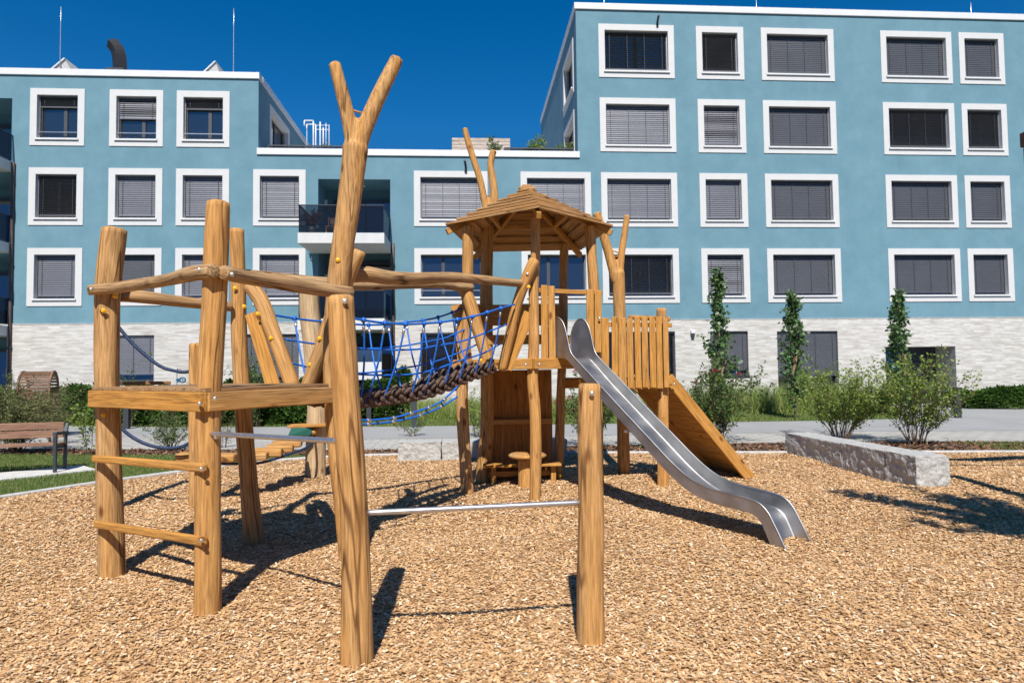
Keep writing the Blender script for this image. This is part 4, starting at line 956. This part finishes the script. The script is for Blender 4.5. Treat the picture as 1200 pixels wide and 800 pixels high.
# ---- ramp
RP = thing('climbing_ramp', 'sloping wooden plank ramp behind the slide leading to the landing', 'ramp', (3.3, 9.4, 0))
rA, rB = Vector((2.80, 8.95, 1.44)), Vector((4.05, 9.26, .0)); oA = Vector((-.31, 1.0, 0)); 
top1, bot1 = rA, rB; top2, bot2 = rA+oA*.95, rB+oA*.80
mb = MB(); n_ = 13
for k in range(n_):
    f = (k+.5)/n_; a, b_ = top1.lerp(bot1, f), top2.lerp(bot2, f); sl_ = (bot1-top1).normalized(); nn = sl_.cross(oA.normalized()); nn = nn if nn.z > 0 else -nn
    mb.beam(a+nn*.02, b_+nn*.02, (bot1-top1).length/n_*.95, .028, up=nn)
mb.build('ramp_planks', 'board', RP, .004)
for t_, b_ in ((top1, bot1), (top2, bot2)):
    e = (b_-t_)*.03; part_board('side_beam', RP, t_-e+Vector((0, 0, -.02)), b_+e*1.6+Vector((0, 0, -.02)), .05, .155)
for f in (.12, .26, .42, .58, .74): part_board('climbing_cleat', RP, top1.lerp(bot1, f)+nn*.05+oA*.08, top2.lerp(bot2, f)+nn*.05-oA*.08, .05, .035, up=nn)
caps(RP, [(790, 450, 8.86)], 'bolt', .016, .012)

# ---- balance trail behind the frame
BT = thing('balance_trail', 'balance trail of hanging wooden steps and blue ropes ending at a bleached log post', 'balance course', (-2.9, 9.2, 0))
part_log('post', BT, down(path([(229.5, 595), (229, 500), (229.5, 402)], 8.3)), [.085, .085, .082, .08])
part_log('post', BT, down(path([(130, 591), (129, 480), (130, 378)], 8.4)), [.08, .08, .08, .075])
part_log('post', BT, down(path([(369.5, 562), (370, 525), (371.5, 497), (372, 470), (368, 420), (364.5, 380), (362, 342)], 10.26)), [.165, .16, .16, .165, .16, .155, .16, .15], 'pale_log', rough=.05)
mb = MB(); c_ = at(363, 498.5, 10.1); mb.beam((c_.x-.30, c_.y, c_.z), (c_.x+.27, c_.y+.05, c_.z+.01), .36, .035); mb.build('standing_plate', 'board', BT, .006)
mb = MB(); p, q = at(337.5, 510, 9.75), at(363, 510, 9.95); p2, q2 = at(341.5, 501, 9.85), at(367.5, 501, 10.02); mb.add([p, q, q2, p2, p+Vector((0, .03, -.02)), q+Vector((0, .03, -.02)), q2+Vector((0, .03, -.02)), p2+Vector((0, .03, -.02))], [(0, 1, 2, 3), (7, 6, 5, 4), (0, 4, 5, 1), (1, 5, 6, 2), (2, 6, 7, 3), (3, 7, 4, 0)]); mb.build('rubber_flap', 'green', BT)
part_log('strut', BT, [at(366, 508, 10.0), at(372, 500, 10.15)], .04, n=10)
steps = [((208, 535), (277, 536), 8.55, .10), ((276, 535), (314, 534), 8.9, .10), ((298, 530), (331, 529.5), 9.2, .11), ((312, 525), (344, 525), 9.45, .10), ((319, 520), (354, 519.5), 9.7, .09)]
for a, b_, Y, h in steps:
    p, q = at(a[0], a[1], Y), at(b_[0], b_[1], Y+.06); part_board('step', BT, p, q, .24, h, bev=.025, m='log')
for dz, xx in ((0, 0), (0, .3)):
    mb = MB(); mb.tube([at(225+xx*60, 541, 8.4), at(280+xx*60, 543, 8.9), at(318+xx*60, 533, 9.3), at(345+xx*60, 522, 9.8), at(366+xx*10, 509, 10.15)], .018); mb.build('support_cable', 'navy', BT)
for pts in ([(131, 373), (139, 383), (158, 405), (186, 428), (205, 434.5), (217, 436), (231, 432.5)], [(131, 490), (142, 501), (155, 512), (175, 521.5), (198, 525), (215, 522.5), (230, 514)]):
    mb = MB(); mb.tube(path(pts, 8.33), .021); mb.build('hanging_rope', 'navy', BT)

# ---- granite blocks
def granite(label, lo, hi, group, seed):
    bm = bmesh.new(); bmesh.ops.create_cube(bm, size=1)
    for v in bm.verts: v.co = Vector((lo[0] if v.co.x < 0 else hi[0], lo[1] if v.co.y < 0 else hi[1], lo[2] if v.co.z < 0 else hi[2]))
    bmesh.ops.subdivide_edges(bm, edges=bm.edges[:], cuts=26, use_grid_fill=True)
    s_ = Vector((seed*7.3, seed*3.1, 0)); c_ = (Vector(lo)+Vector(hi))/2
    for v in bm.verts:
        p = v.co+s_; topf = v.co.z > hi[2]-.004
        a = mnoise.fractal(p*4.0, 1.0, 2.0, 5); b_ = mnoise.fractal(p*11+Vector((9, 9, 9)), 1.0, 2.0, 4); n_ = v.normal
        v.co += n_*((a*.017+b_*.013)*(.28 if topf else 1.0))-n_*.006
    me = bpy.data.meshes.new('granite_block'); bm.to_mesh(me); bm.free(); me.materials.append(M['granite'])
    for v in me.vertices: v.co -= c_
    o = bpy.data.objects.new('granite_block', me); COL.objects.link(o); o.location = c_
    bv = o.modifiers.new('bevel', 'BEVEL'); bv.width = .008; bv.limit_method = 'ANGLE'; bv.angle_limit = Rd(60)
    return tag(o, label, 'stone block', group)
GG = 'granite seat blocks edging the playground'
for k, (y0, y1, lb_) in enumerate(((8.34, 9.01, 'rough grey granite block nearest the camera in the right hand row, end face showing'), (9.015, 10.10, 'middle granite block of the long row in front of the shrubs'), (10.105, 11.92, 'far granite block of the long row, beside the bark mulch'))):
    granite(lb_, (5.86, y0, -.12), (6.33, y1, .405-.01*k), GG, k+1)
for k, (x0, x1, lb_) in enumerate(((-1.22, -.455, 'granite block left of the tower, with clear wood chips before it'), (-.45, .62, 'granite block directly behind the two left legs of the tower'), (.625, 1.78, 'granite block mostly hidden behind the den wall of the tower'))):
    granite(lb_, (x0, 11.76, -.12), (x1, 12.24, .35), GG, k+6)

# ---- bench on its slab
BN = thing('park_bench', 'brown slatted park bench with grey metal legs on a concrete slab', 'bench', (-7.3, 11.6, .03))
F0 = ground(67.5, 553, .03); ang = Rd(9); bxv = Vector((math.cos(ang), math.sin(ang), 0)); byv = Vector((-math.sin(ang), math.cos(ang), 0))
def BP(u, v, z): return F0-bxv*u+byv*v+Vector((0, 0, z))
for z0, z1, v0 in ((.66, .78, .475), (.525, .645, .455)): part_board('back_slat', BN, BP(.10, v0, (z0+z1)/2), BP(2.0, v0, (z0+z1)/2), .03, z1-z0, m='bench_slat')
for v in (.06, .17, .28, .39): part_board('seat_slat', BN, BP(.03, v, .44-.02*v), BP(2.0, v, .44-.02*v), .10, .035, m='bench_slat')
for u in (.04, 1.9):
    mb = MB(); mb.beam(BP(u, 0, 0), BP(u, 0, .60), .045, .06, up=tuple(byv)); mb.beam(BP(u, -.03, .625), BP(u, .44, .605), .06, .05); mb.beam(BP(u+.02, .42, 0), BP(u+.02, .44, .6), .045, .05, up=tuple(byv)); mb.beam(BP(u+.02, .44, .6), BP(u+.02, .50, .76), .045, .04, up=tuple(byv)); mb.beam(BP(u+.04, .02, .40), BP(u+.04, .44, .38), .04, .05)
    mb.build('leg_frame', 'anthracite', BN, .006)

# ---- bollard lights along the path
def bollard(px, py, top, label):
    g = ground(px, py); z = at(px, top, g.y).z
    t = thing('bollard_light', label, 'bollard', (g.x, g.y, 0), 'bollard lights along the path')
    mb = MB(); mb.box((g.x-.075, g.y-.075, -.05), (g.x+.075, g.y+.075, z-.13)); mb.build('post', 'anthracite', t, .006)
    mb = MB(); mb.box((g.x-.075, g.y-.105, z-.055), (g.x+.105, g.y+.075, z)); mb.box((g.x-.06, g.y+.0, z-.128), (g.x+.02, g.y+.07, z-.056)); mb.build('lamp_head', 'anthracite', t, .006)
    mb = MB(); mb.box((g.x-.04, g.y-.04, z-.128), (g.x+.06, g.y-.002, z-.1)); mb.build('lens', 'white_metal', t)
bollard(1122.5, 489.5, 453.5, 'dark grey bollard light on the path in front of the house door')
bollard(148.5, 502.5, 458, 'grey bollard light between hedge and path, behind the climbing frame ladder')
bollard(485.5, 500.5, 460, 'grey bollard light on the grass below the net bridge')
bollard(432.5, 494, 455, 'grey bollard light beside the hedge under the left end of the net bridge')

# ---- slatted play drum among the shrubs
g = at(45, 470, 18.0); DR = thing('slatted_drum', 'round brown slatted wooden drum standing among the left shrubs', 'play drum', (g.x, g.y, 0))
cz, R_ = at(45, 459.5, 18).z, .53; ax = Vector((.94, .34, 0)).normalized(); per = Vector((ax.y, -ax.x, 0))
C0 = Vector((g.x, g.y, cz)); wd_ = .62
mb = MB()
for k in range(36):
    th = 2*math.pi*k/36; o = per*math.cos(th)+Vector((0, 0, math.sin(th))); mb.beam(C0-ax*wd_/2+o*R_, C0+ax*wd_/2+o*R_, .058, .022, up=tuple(o))
mb.build('slats', 'drum', DR)
for s_ in (-1, 1):
    mb = MB(); vs, fs = [], []
    for k in range(40):
        th = 2*math.pi*k/40; o = per*math.cos(th)+Vector((0, 0, math.sin(th)))
        for rr, w in ((R_+.03, -.02), (R_+.03, .02), (R_-.05, .02), (R_-.05, -.02)): vs.append(C0+ax*(s_*(wd_/2+.022)+w)+o*rr)
    for k in range(40):
        for j in range(4): fs.append((k*4+j, k*4+(j+1) % 4, ((k+1) % 40)*4+(j+1) % 4, ((k+1) % 40)*4+j))
    mb.add(vs, fs); mb.build('hoop', 'drum', DR)
    mb = MB(); p = C0+ax*s_*(wd_/2+.07); mb.beam((p.x, p.y, -.05), (p.x, p.y, cz), .09, .09, up=tuple(per)); mb.build('stand', 'drum', DR)

# ---- timber swing gantry at the right edge (seen only as a sliver, but it casts the long shadows)
GN = thing('timber_gantry', 'tall dark brown timber gantry post at the right edge of the picture', 'gantry', (6.6, 7.23, 0))
mb = MB(); mb.box((6.60, 7.16, -.2), (6.745, 7.30, 4.15)); mb.build('post', 'corten', GN, .01)
mb = MB(); mb.box((10.4, 7.2, -.2), (10.56, 7.36, 4.15)); mb.build('post', 'corten', GN, .01)
mb = MB(); mb.hbox((6.58, 7.14, 4.155), (10.75, 7.32, 4.33)); mb.build('crossbeam', 'corten', GN, .01)
mb = MB(); mb.log([(6.746, 7.23, 3.45), (10.4, 7.28, 3.45)], .035, 10, 0, .1, .5); mb.build('tie_bar', 'corten', GN)
# ---- roof terrace furniture
mb = MB(); p, q = Wp(530, 168, 29), Wp(597.5, 168, 29); zt_ = Wp(560, 162, 29).z
for k in range(14): mb.hbox((p.x, 28.98, zt_-.142-k*.155), (q.x, 29.02, zt_-k*.155-.004))
SCn = thing('slatted_screen', 'pale slatted wooden privacy screen on the roof terrace', 'screen', ((p.x+q.x)/2, 29, 9.6))
mb.build('slats', 'screen', SCn)
for x in (p.x+.03, (p.x+q.x)/2, q.x-.03):
    mb = MB(); mb.box((x-.04, 29.022, 9.6), (x+.04, 29.1, zt_)); mb.build('post', 'screen', SCn)
CHR = thing('balcony_chair', 'wooden chair on the upper balcony behind smoked glass', 'chair', (-4.75, 24.3, 6.38))
for x in (-5.0, -4.5):
    for y, h in ((24.05, .45), (24.5, .9)): part_board('leg', CHR, (x, y, 6.38), (x, y, 6.38+h), .05, .05, m='bench_slat')
part_board('seat', CHR, (-5.03, 24.28, 6.84), (-4.47, 24.28, 6.84), .5, .04, m='bench_slat'); part_board('backrest', CHR, (-5.0, 24.53, 7.13), (-4.5, 24.53, 7.13), .03, .25, m='bench_slat')

# ------------------------------------------------------------------ plants
def stems(n, h, spread, base_r, curve=.3, lean0=0.12):
    """list of stem polylines starting round the base and arching outward"""
    out = []
    for k in range(n):
        a = random.uniform(0, 2*math.pi); s_ = spread*math.sqrt(random.uniform(.02, 1)); hh = h*random.uniform(.62, 1.0)*(1-.35*(s_/max(spread, .01))**2)
        b_ = Vector((math.cos(a), math.sin(a), 0)); P = []
        for j in range(6):
            t = j/5; P.append(b_*(base_r+s_*(t**(1+curve)))+Vector((random.gauss(0, .012*h), random.gauss(0, .012*h), hh*t*(1-.08*t))))
        out.append(P)
    return out
def shrub(name, label, cat, loc, h, spread, nst, nleaf, leaf, m, stem_r=.008, lo=.15, fluff=.10, asp=.5, group=None, flowers=0, curve=.3, base_r=.05, twigs=3, petal='petal'):
    t = thing(name, label, cat, loc, group); L = Vector(loc)
    mb = MB(); pts, dirs = [], []; tips = []
    for P in stems(nst, h, spread, base_r, curve):
        P = [L+p for p in P]; P[0].z -= .05
        mb.log(P, [stem_r*(1-.14*i) for i in range(len(P))], 5, 0, .1, .35)
        segs = [(P, 1.0)]
        for q in range(twigs):
            i = random.randint(1, 4); p0 = P[i].lerp(P[i+1] if i < 5 else P[i], random.random()); a = random.uniform(0, 6.28); l = h*random.uniform(.14, .3)
            d = Vector((math.cos(a)*.7, math.sin(a)*.7, random.uniform(.4, 1.0))).normalized()
            T = [p0, p0+d*l*.5, p0+d*l+Vector((0, 0, l*.15))]; mb.log(T, [stem_r*.5, stem_r*.4, stem_r*.25], 4, 0, .1, .35); segs.append((T, .6))
        for sg, wt in segs:
            tips.append(sg[-1])
            n_ = max(3, int(nleaf/(nst*(1+.6*twigs))*wt))
            for _ in range(n_):
                f = lo+(1-lo)*random.random() if wt == 1.0 else .2+.8*random.random()
                x = f*(len(sg)-1); i = min(int(x), len(sg)-2); p = sg[i].lerp(sg[i+1], x-i)
                d = Vector((random.gauss(0, 1), random.gauss(0, 1), random.gauss(.3, .7))).normalized()
                pts.append(p+d*fluff*abs(random.gauss(.2, .45))); dirs.append(d)
    V, F = leaves(np.array([tuple(p) for p in pts]), np.array([tuple(d) for d in dirs]), leaf, asp)
    st = mb.build('stems', 'stem', t)
    np_mesh('foliage', V, F, m, t)
    if flowers:
        C, Dd = [], []
        for p in random.sample(tips, min(flowers, len(tips))):
            for _ in range(14): d = Vector((random.gauss(0, 1), random.gauss(0, 1), random.gauss(0, 1))).normalized(); C.append(p+d*.015); Dd.append(d)
        V, F = leaves(np.array([tuple(p) for p in C]), np.array([tuple(d) for d in Dd]), (.03, .055), .8, 0); np_mesh('blossoms', V, F, petal, t)
    return t
def hedge(name, label, x0, x1, yfun, h, depth, n, leaf, m, ground_z=0.0):
    t = thing(name, label, 'hedge', ((x0+x1)/2, yfun((x0+x1)/2), 0))
    x = RNG.uniform(x0, x1, n); u = RNG.uniform(-1, 1, n); v = RNG.uniform(0, 1, n)
    top = h*(.80+.13*np.sin(x*2.3)+.08*np.sin(x*5.9+1)+.05*np.sin(x*11))
    shell = RNG.uniform(0, 1, n) < .75
    z = np.where(shell & (RNG.uniform(0, 1, n) < .5), top*RNG.uniform(.86, 1.04, n), top*v**.8)
    bulge = np.sqrt(np.clip(1-(z/(top*1.08))**3, .05, 1))*(1+.18*np.sin(x*3.7+z*4))
    y = np.array([yfun(q) for q in x])+depth/2*np.where(shell, np.sign(u)*(.85+.25*np.abs(u))*np.where(z > top*.85, np.abs(u), 1), u)*bulge
    C = np.stack([x, y, z+.02], 1); D = np.stack([RNG.normal(0, .6, n), np.sign(u)*.8-.3, RNG.uniform(.0, .9, n)], 1)
    V, F = leaves(C, D, leaf, .5); np_mesh('foliage', V, F, m, t)
    mb = MB(); k = int((x1-x0)/.35)
    for j in range(k):
        xx = x0+(j+.5)*(x1-x0)/k; yy = yfun(xx)
        for _ in range(3): mb.log([(xx, yy, -.05), (xx+random.gauss(0, .07), yy+random.gauss(0, .07), h*.35), (xx+random.gauss(0, .14), yy+random.gauss(0, .12), h*.7)], [.012, .01, .006], 5, 0, .1, .4)
    mb.build('stems', 'stem', t); return t
def tree(label, loc, h, rad, nleaf, stake, zlo=.45, leaf=(.08, .15), name='columnar_tree', group='slim columnar trees in front of the facade', m='leaf_tree', shape=None):
    t = thing(name, label, 'tree', loc, group); L = Vector(loc)
    mb = MB(); mb.log([L+Vector((0, 0, -.1)), L+Vector((.02, 0, h*.35)), L+Vector((-.02, .02, h*.7)), L+Vector((0, 0, h*.97))], [.04, .035, .022, .008], 8, .03, .1, .4)
    pts, dirs = [], []
    nb_ = 54
    for k in range(nb_):
        f = (k+.5)/nb_; z = zlo+(h-zlo)*f; a = random.uniform(0, 6.28)
        r = rad*(shape(f) if shape else (min(1, .45+f*2.2)*(1-f)**.55))*random.uniform(.35, 1.5)
        p0 = L+Vector((0, 0, z-.15)); p1 = L+Vector((math.cos(a)*r, math.sin(a)*r, z+r*1.0+.08))
        mid = p0.lerp(p1, .5)+Vector((math.cos(a)*r*.2, math.sin(a)*r*.2, -.03)); mb.log([p0, mid, p1], [.011, .008, .004], 5, 0, .1, .3)
        for _ in range(int(nleaf/nb_)):
            u = random.random()**.7; p = (p0.lerp(mid, u*2) if u < .5 else mid.lerp(p1, u*2-1))
            d = Vector((random.gauss(0, 1), random.gauss(0, 1), random.gauss(.1, .7))).normalized(); pts.append(p+d*abs(random.gauss(0, .07))); dirs.append(d)
    mb.build('trunk', 'trunk', t)
    V, F = leaves(np.array([tuple(p) for p in pts]), np.array([tuple(d) for d in dirs]), leaf, .75, .8); np_mesh('crown', V, F, m, t)
    if stake:
        a, b_ = stake; part_board('support_stake', t, a, b_, .06, .06, up=(0, 1, 0), m='bench_slat')
    return t
for lb_, px, py, top, rad, sx in (('slim columnar tree farthest left of three, in front of the first ground floor window', 846, 493, 317, .46, ((845, 438), (851, 420))),
                              ('slim columnar tree before the wide ground floor shutter, middle of three', 932, 491, 345, .44, ((928, 440), (934, 416))),
                              ('slim columnar tree in front of the recessed house door', 1056, 488, 344, .43, ((1060, 440), (1060, 415)))):
    g = ground(px, py); tp = at(px, top, g.y); st_ = (at(*sx[0], g.y-.22), at(*sx[1], g.y-.2))
    tree(lb_, (g.x, g.y, 0), tp.z, rad, 1800, st_)
gr = 'shrubs between playground and path'
def sh(name, label, px, py, top, wpx, nst, nl, leaf, m, cat='shrub', **k):
    g = ground(px, py); z = at(px, top, g.y).z; w = wpx/FPX*g.y/2
    return shrub(name, label, cat, (g.x, g.y, 0), z*1.05, w, nst, nl, leaf, m, **k)
sh('deciduous_shrub', 'bushy bright green shrub right behind the long granite row', 985, 514, 414, 116, 34, 6500, (.04, .08), 'leaf_bright', group=gr, lo=.28, twigs=5, stem_r=.009, base_r=.12)
sh('deciduous_shrub', 'open branched green shrub with long side shoots, nearest the house door bollard', 1073, 520, 404, 112, 30, 4600, (.04, .08), 'leaf_bright', group=gr, lo=.28, twigs=5, stem_r=.009, base_r=.12)
sh('rose_bush', 'rose bush with red blossoms beside the ramp', 842, 520, 408, 105, 24, 3000, (.05, .095), 'leaf_mid', group=gr, flowers=8, lo=.2, twigs=4)
sh('rose_bush', 'rose bush with pink blossoms behind the slide and den wall', 695, 524, 436, 80, 22, 3000, (.04, .075), 'leaf_mid', group=gr, flowers=14, lo=.1, twigs=4)
sh('rose_bush', 'leafy rose bush seen between the slide and the rear forked post', 757, 524, 448, 60, 16, 1900, (.04, .075), 'leaf_mid', group=gr, flowers=5, lo=.1, twigs=4)
sh('young_shrub', 'narrow leafy shrub between the two left tower legs', 558, 512, 443, 28, 8, 700, (.04, .075), 'leaf_bright', group=gr, lo=.1)
sh('young_shrub', 'low leafy clump behind the granite block under the net bridge', 484, 511, 484, 40, 9, 260, (.04, .07), 'leaf_mid', group=gr, lo=.1)
sh('willow_shrub', 'large wispy willow shrub behind the park bench', 18, 531, 446, 110, 46, 8500, (.05, .11), 'leaf_olive', asp=.22, group=gr, lo=.25, twigs=6, stem_r=.007)
sh('willow_shrub', 'thin feathery willow shrub right of the slatted drum', 62, 520, 446, 75, 22, 1500, (.04, .08), 'leaf_olive', asp=.22, group=gr, lo=.3, twigs=5, stem_r=.006)
sh('young_shrub', 'slender leafy stem beside the front left post', 103, 533, 450, 22, 4, 330, (.05, .09), 'leaf_bright', group=gr, lo=.1)
sh('deciduous_shrub', 'thin twiggy shrub below the raised deck', 200, 528, 478, 66, 24, 1700, (.03, .06), 'leaf_mid', group=gr, lo=.3, twigs=5, stem_r=.006)
sh('deciduous_shrub', 'small sparse shrub between deck post and path', 262, 524, 486, 30, 9, 260, (.03, .055), 'leaf_mid', group=gr, lo=.2, stem_r=.006)
g2 = 'climbing plants by the facade'
sh('tall_shrub', 'upright leafy shrub before the left ground floor window', 152, 500, 418, 32, 9, 620, (.06, .11), 'leaf_mid', group=g2, lo=.1)
sh('tall_shrub', 'thin climbing shoot beside the fish ornament', 200, 500, 438, 14, 3, 120, (.06, .10), 'leaf_mid', group=g2, lo=.2)
sh('tall_shrub', 'small leafy shoot beside the rope post', 222, 500, 438, 14, 3, 120, (.06, .10), 'leaf_mid', group=g2, lo=.2)
sh('tall_shrub', 'dark leafy bush behind the left brace boards', 300, 500, 402, 46, 16, 1500, (.06, .11), 'leaf_dark', group=g2, lo=.1)
sh('tall_shrub', 'leafy shrub between deck post and path, left of the hedge', 255, 500, 436, 30, 8, 420, (.06, .11), 'leaf_mid', group=g2, lo=.1)
yh = lambda x: float(np.interp(x, [-14, -9, -2], [23.2, 21.5, 20.25]))
hedge('laurel_hedge', 'dark green leafy hedge along the path, left of the net bridge', -11.0, -3.4, yh, 1.25, 1.1, 38000, (.09, .17), 'leaf_dark')
hedge('laurel_hedge', 'bright leafy hedge beside the park bench and drum', -16.5, -11.05, yh, 1.22, 1.1, 28000, (.09, .17), 'leaf_mid')
hedge('laurel_hedge', 'dark hedge in front of the ground floor terrace, under the net bridge', -5.4, -1.9, lambda x: 22.2, 1.55, .9, 18000, (.09, .17), 'leaf_dark')
hedge('laurel_hedge', 'low dark hedge right of the house door', 17.9, 26, lambda x: 23.2-(x-18)*.35, .74, 1.3, 26000, (.10, .18), 'leaf_dark')
tg = lambda x, y: (np.abs(y-22.4+.12*(x-12)) < .95+.25*np.sin(x*2)) & (x < 13.2+(y-19.5)*.5)
blades('tall_grass', 15000, tg, 7.8, 15.5, 20.5, 24.5, (.55, 1.15), (.012, .028), 'tall_blade', .30)
blades('middle_grass_bank', 16000, lambda x, y: (y > 21.5) & (y < 24.6), -2.0, 6.2, 21.5, 24.7, (.25, .75), (.012, .03), 'tall_blade', .35)
blades('far_grass', 12000, lambda x, y: (y > 22.9), 5.5, 15.5, 22.9, 24.8, (.15, .5), (.012, .03), 'tall_blade', .35)
# shade-giving tree just outside the right edge
tree('young broad crowned tree outside the right edge, shading the wood chips', (5.25, 3.15, 0), 4.6, .98, 8000, None, 3.25, (.06, .11), 'broad_tree', None, 'leaf_mid', lambda f: math.sin(math.pi*min(1, f*.86+.12))**.7)
# terrace plants
gt = 'potted plants on the roof terrace'
def pot_plant(label, px, top, wpx, m, n, leaf, asp=.5, name='terrace_plant', Y=26.2, z0=9.6, nst=10):
    p = at(px, 176, Y); z = at(px, top, Y).z; t = shrub(name, label, 'plant', (p.x, Y, z0+.35), (z-z0-.35)*1.05, wpx/FPX*Y/2, nst, n, leaf, m, group=gt, lo=.1, asp=asp, twigs=2)
    mb = MB(); mb.log([(p.x, Y, z0), (p.x, Y, z0+.38)], [.14, .19], 14, 0, .1, 1.0); mb.build('pot', 'pot', t)
pot_plant('bamboo like bright green plant on the terrace, left of two grassy ones', 618, 163, 16, 'leaf_bright', 1540, (.08, .16), .2)
pot_plant('wide spreading yellow green plant beside the tall block', 637, 162, 34, 'leaf_bright', 1980, (.08, .16), .25)
pot_plant('low green plant at the foot of the tall block wall', 668, 167, 22, 'leaf_bright', 1100, (.06, .12), .4)
pot_plant('slim tall plant before the slatted terrace screen', 578, 149, 10, 'leaf_mid', 660, (.06, .12), .4, nst=4)
pot_plant('rounded pale shrub on the terrace below the white pipes', 384, 169, 20, 'leaf_olive', 700, (.05, .09), .5, nst=14)
pot_plant('small pale plant behind the left terrace railing', 331, 171, 9, 'leaf_olive', 200, (.05, .09), .5, nst=6)
RP_ = at(366, 262, 24.0); t = shrub('maroon_plant', 'maroon leaved potted plant on the upper balcony', 'plant', (RP_.x, 24.0, 6.75), .75, .33, 12, 700, (.06, .11), 'leaf_red', twigs=3)
mb = MB(); mb.log([(RP_.x, 24.0, 6.38), (RP_.x, 24.0, 6.78)], [.17, .22], 14, 0, .1, 1.0); mb.build('pot', 'anthracite', t)
# fish ornament on a thin stake
g = ground(214, 497); p = at(214, 445, g.y); q = at(207.5, 433, g.y)
FI = thing('fish_ornament', 'small blue ring shaped fish ornament hanging from a curved garden stake', 'garden ornament', (q.x, g.y, 0))
mb = MB(); mb.log([(q.x, g.y, -.05), (q.x, g.y, q.z-.1), (q.x+.03, g.y, q.z), (q.x+.1, g.y, q.z+.01), (q.x+.15, g.y, q.z-.06)], .010, 6, 0, .1, .1); mb.build('stake', 'rust_pipe', FI)
mb = MB(); ringp = [(p.x+.085*math.cos(a), g.y, p.z+.07*math.sin(a)) for a in np.linspace(0, 2*math.pi, 18)]; mb.log(ringp, .026, 7, 0, .1, .05)
mb.beam((p.x-.09, g.y, p.z), (p.x-.19, g.y, p.z-.03), .12, .02, up=(0, 1, 0)); mb.ball((p.x, g.y, p.z), .03, 8); mb.build('fish', 'fish', FI)

# ------------------------------------------------------------------ light, sky, camera
SUN_EL = Rd(50.6); SHX, SHY = .081, 1.0     # shadows run almost straight away from the camera
az = math.atan2(SHX, SHY)
ldir = Vector((math.sin(az)*math.cos(SUN_EL), math.cos(az)*math.cos(SUN_EL), -math.sin(SUN_EL)))
sun = bpy.data.lights.new('sun', 'SUN'); sun.energy = 4.9; sun.angle = Rd(.53); sun.color = (1.0, .95, .87)
so_ = bpy.data.objects.new('sun', sun); COL.objects.link(so_); so_.rotation_euler = ldir.to_track_quat('-Z', 'Y').to_euler(); so_.location = (0, -10, 30)
w = bpy.data.worlds.new('World'); SC.world = w; w.use_nodes = True
nt = w.node_tree; bg = nt.nodes['Background']; sk = nt.nodes.new('ShaderNodeTexSky'); sk.sky_type = 'NISHITA'; sk.sun_disc = False
sk.sun_elevation = SUN_EL; sk.sun_rotation = math.pi+az; sk.air_density = 1.0; sk.dust_density = 0.1; sk.ozone_density = 4.0; sk.altitude = 1500
hs = nt.nodes.new('ShaderNodeHueSaturation'); hs.inputs['Saturation'].default_value = 1.375
cl = nt.nodes.new('ShaderNodeMix'); cl.data_type = 'RGBA'; cl.blend_type = 'DARKEN'; cl.inputs[0].default_value = 1.0; cl.inputs[7].default_value = (0.40, 1.40, 4.0, 1)
nt.links.new(sk.outputs[0], hs.inputs['Color']); nt.links.new(hs.outputs[0], cl.inputs[6]); nt.links.new(cl.outputs[2], bg.inputs[0]); bg.inputs[1].default_value = .085
cam = bpy.data.cameras.new('camera'); co = bpy.data.objects.new('camera', cam); COL.objects.link(co)
cam.sensor_width = 36; cam.lens = FPX/1200*36; cam.clip_end = 2000; cam.clip_start = .05
co.matrix_world = Matrix(((RT.x, UP.x, -FW.x, 0), (RT.y, UP.y, -FW.y, 0), (RT.z, UP.z, -FW.z, CH), (0, 0, 0, 1)))
cam.dof.use_dof = True; cam.dof.focus_distance = 6.5; cam.dof.aperture_fstop = 2.8
SC.camera = co
SC.view_settings.view_transform = 'Standard'; SC.view_settings.look = 'None'; SC.view_settings.gamma = 1; SC.view_settings.exposure = 0.5
SC.view_settings.use_curve_mapping = False
SC.cycles.use_denoising = True
SC.cycles.max_bounces = 6
SC.cycles.diffuse_bounces = 2
SC.cycles.transparent_max_bounces = 8
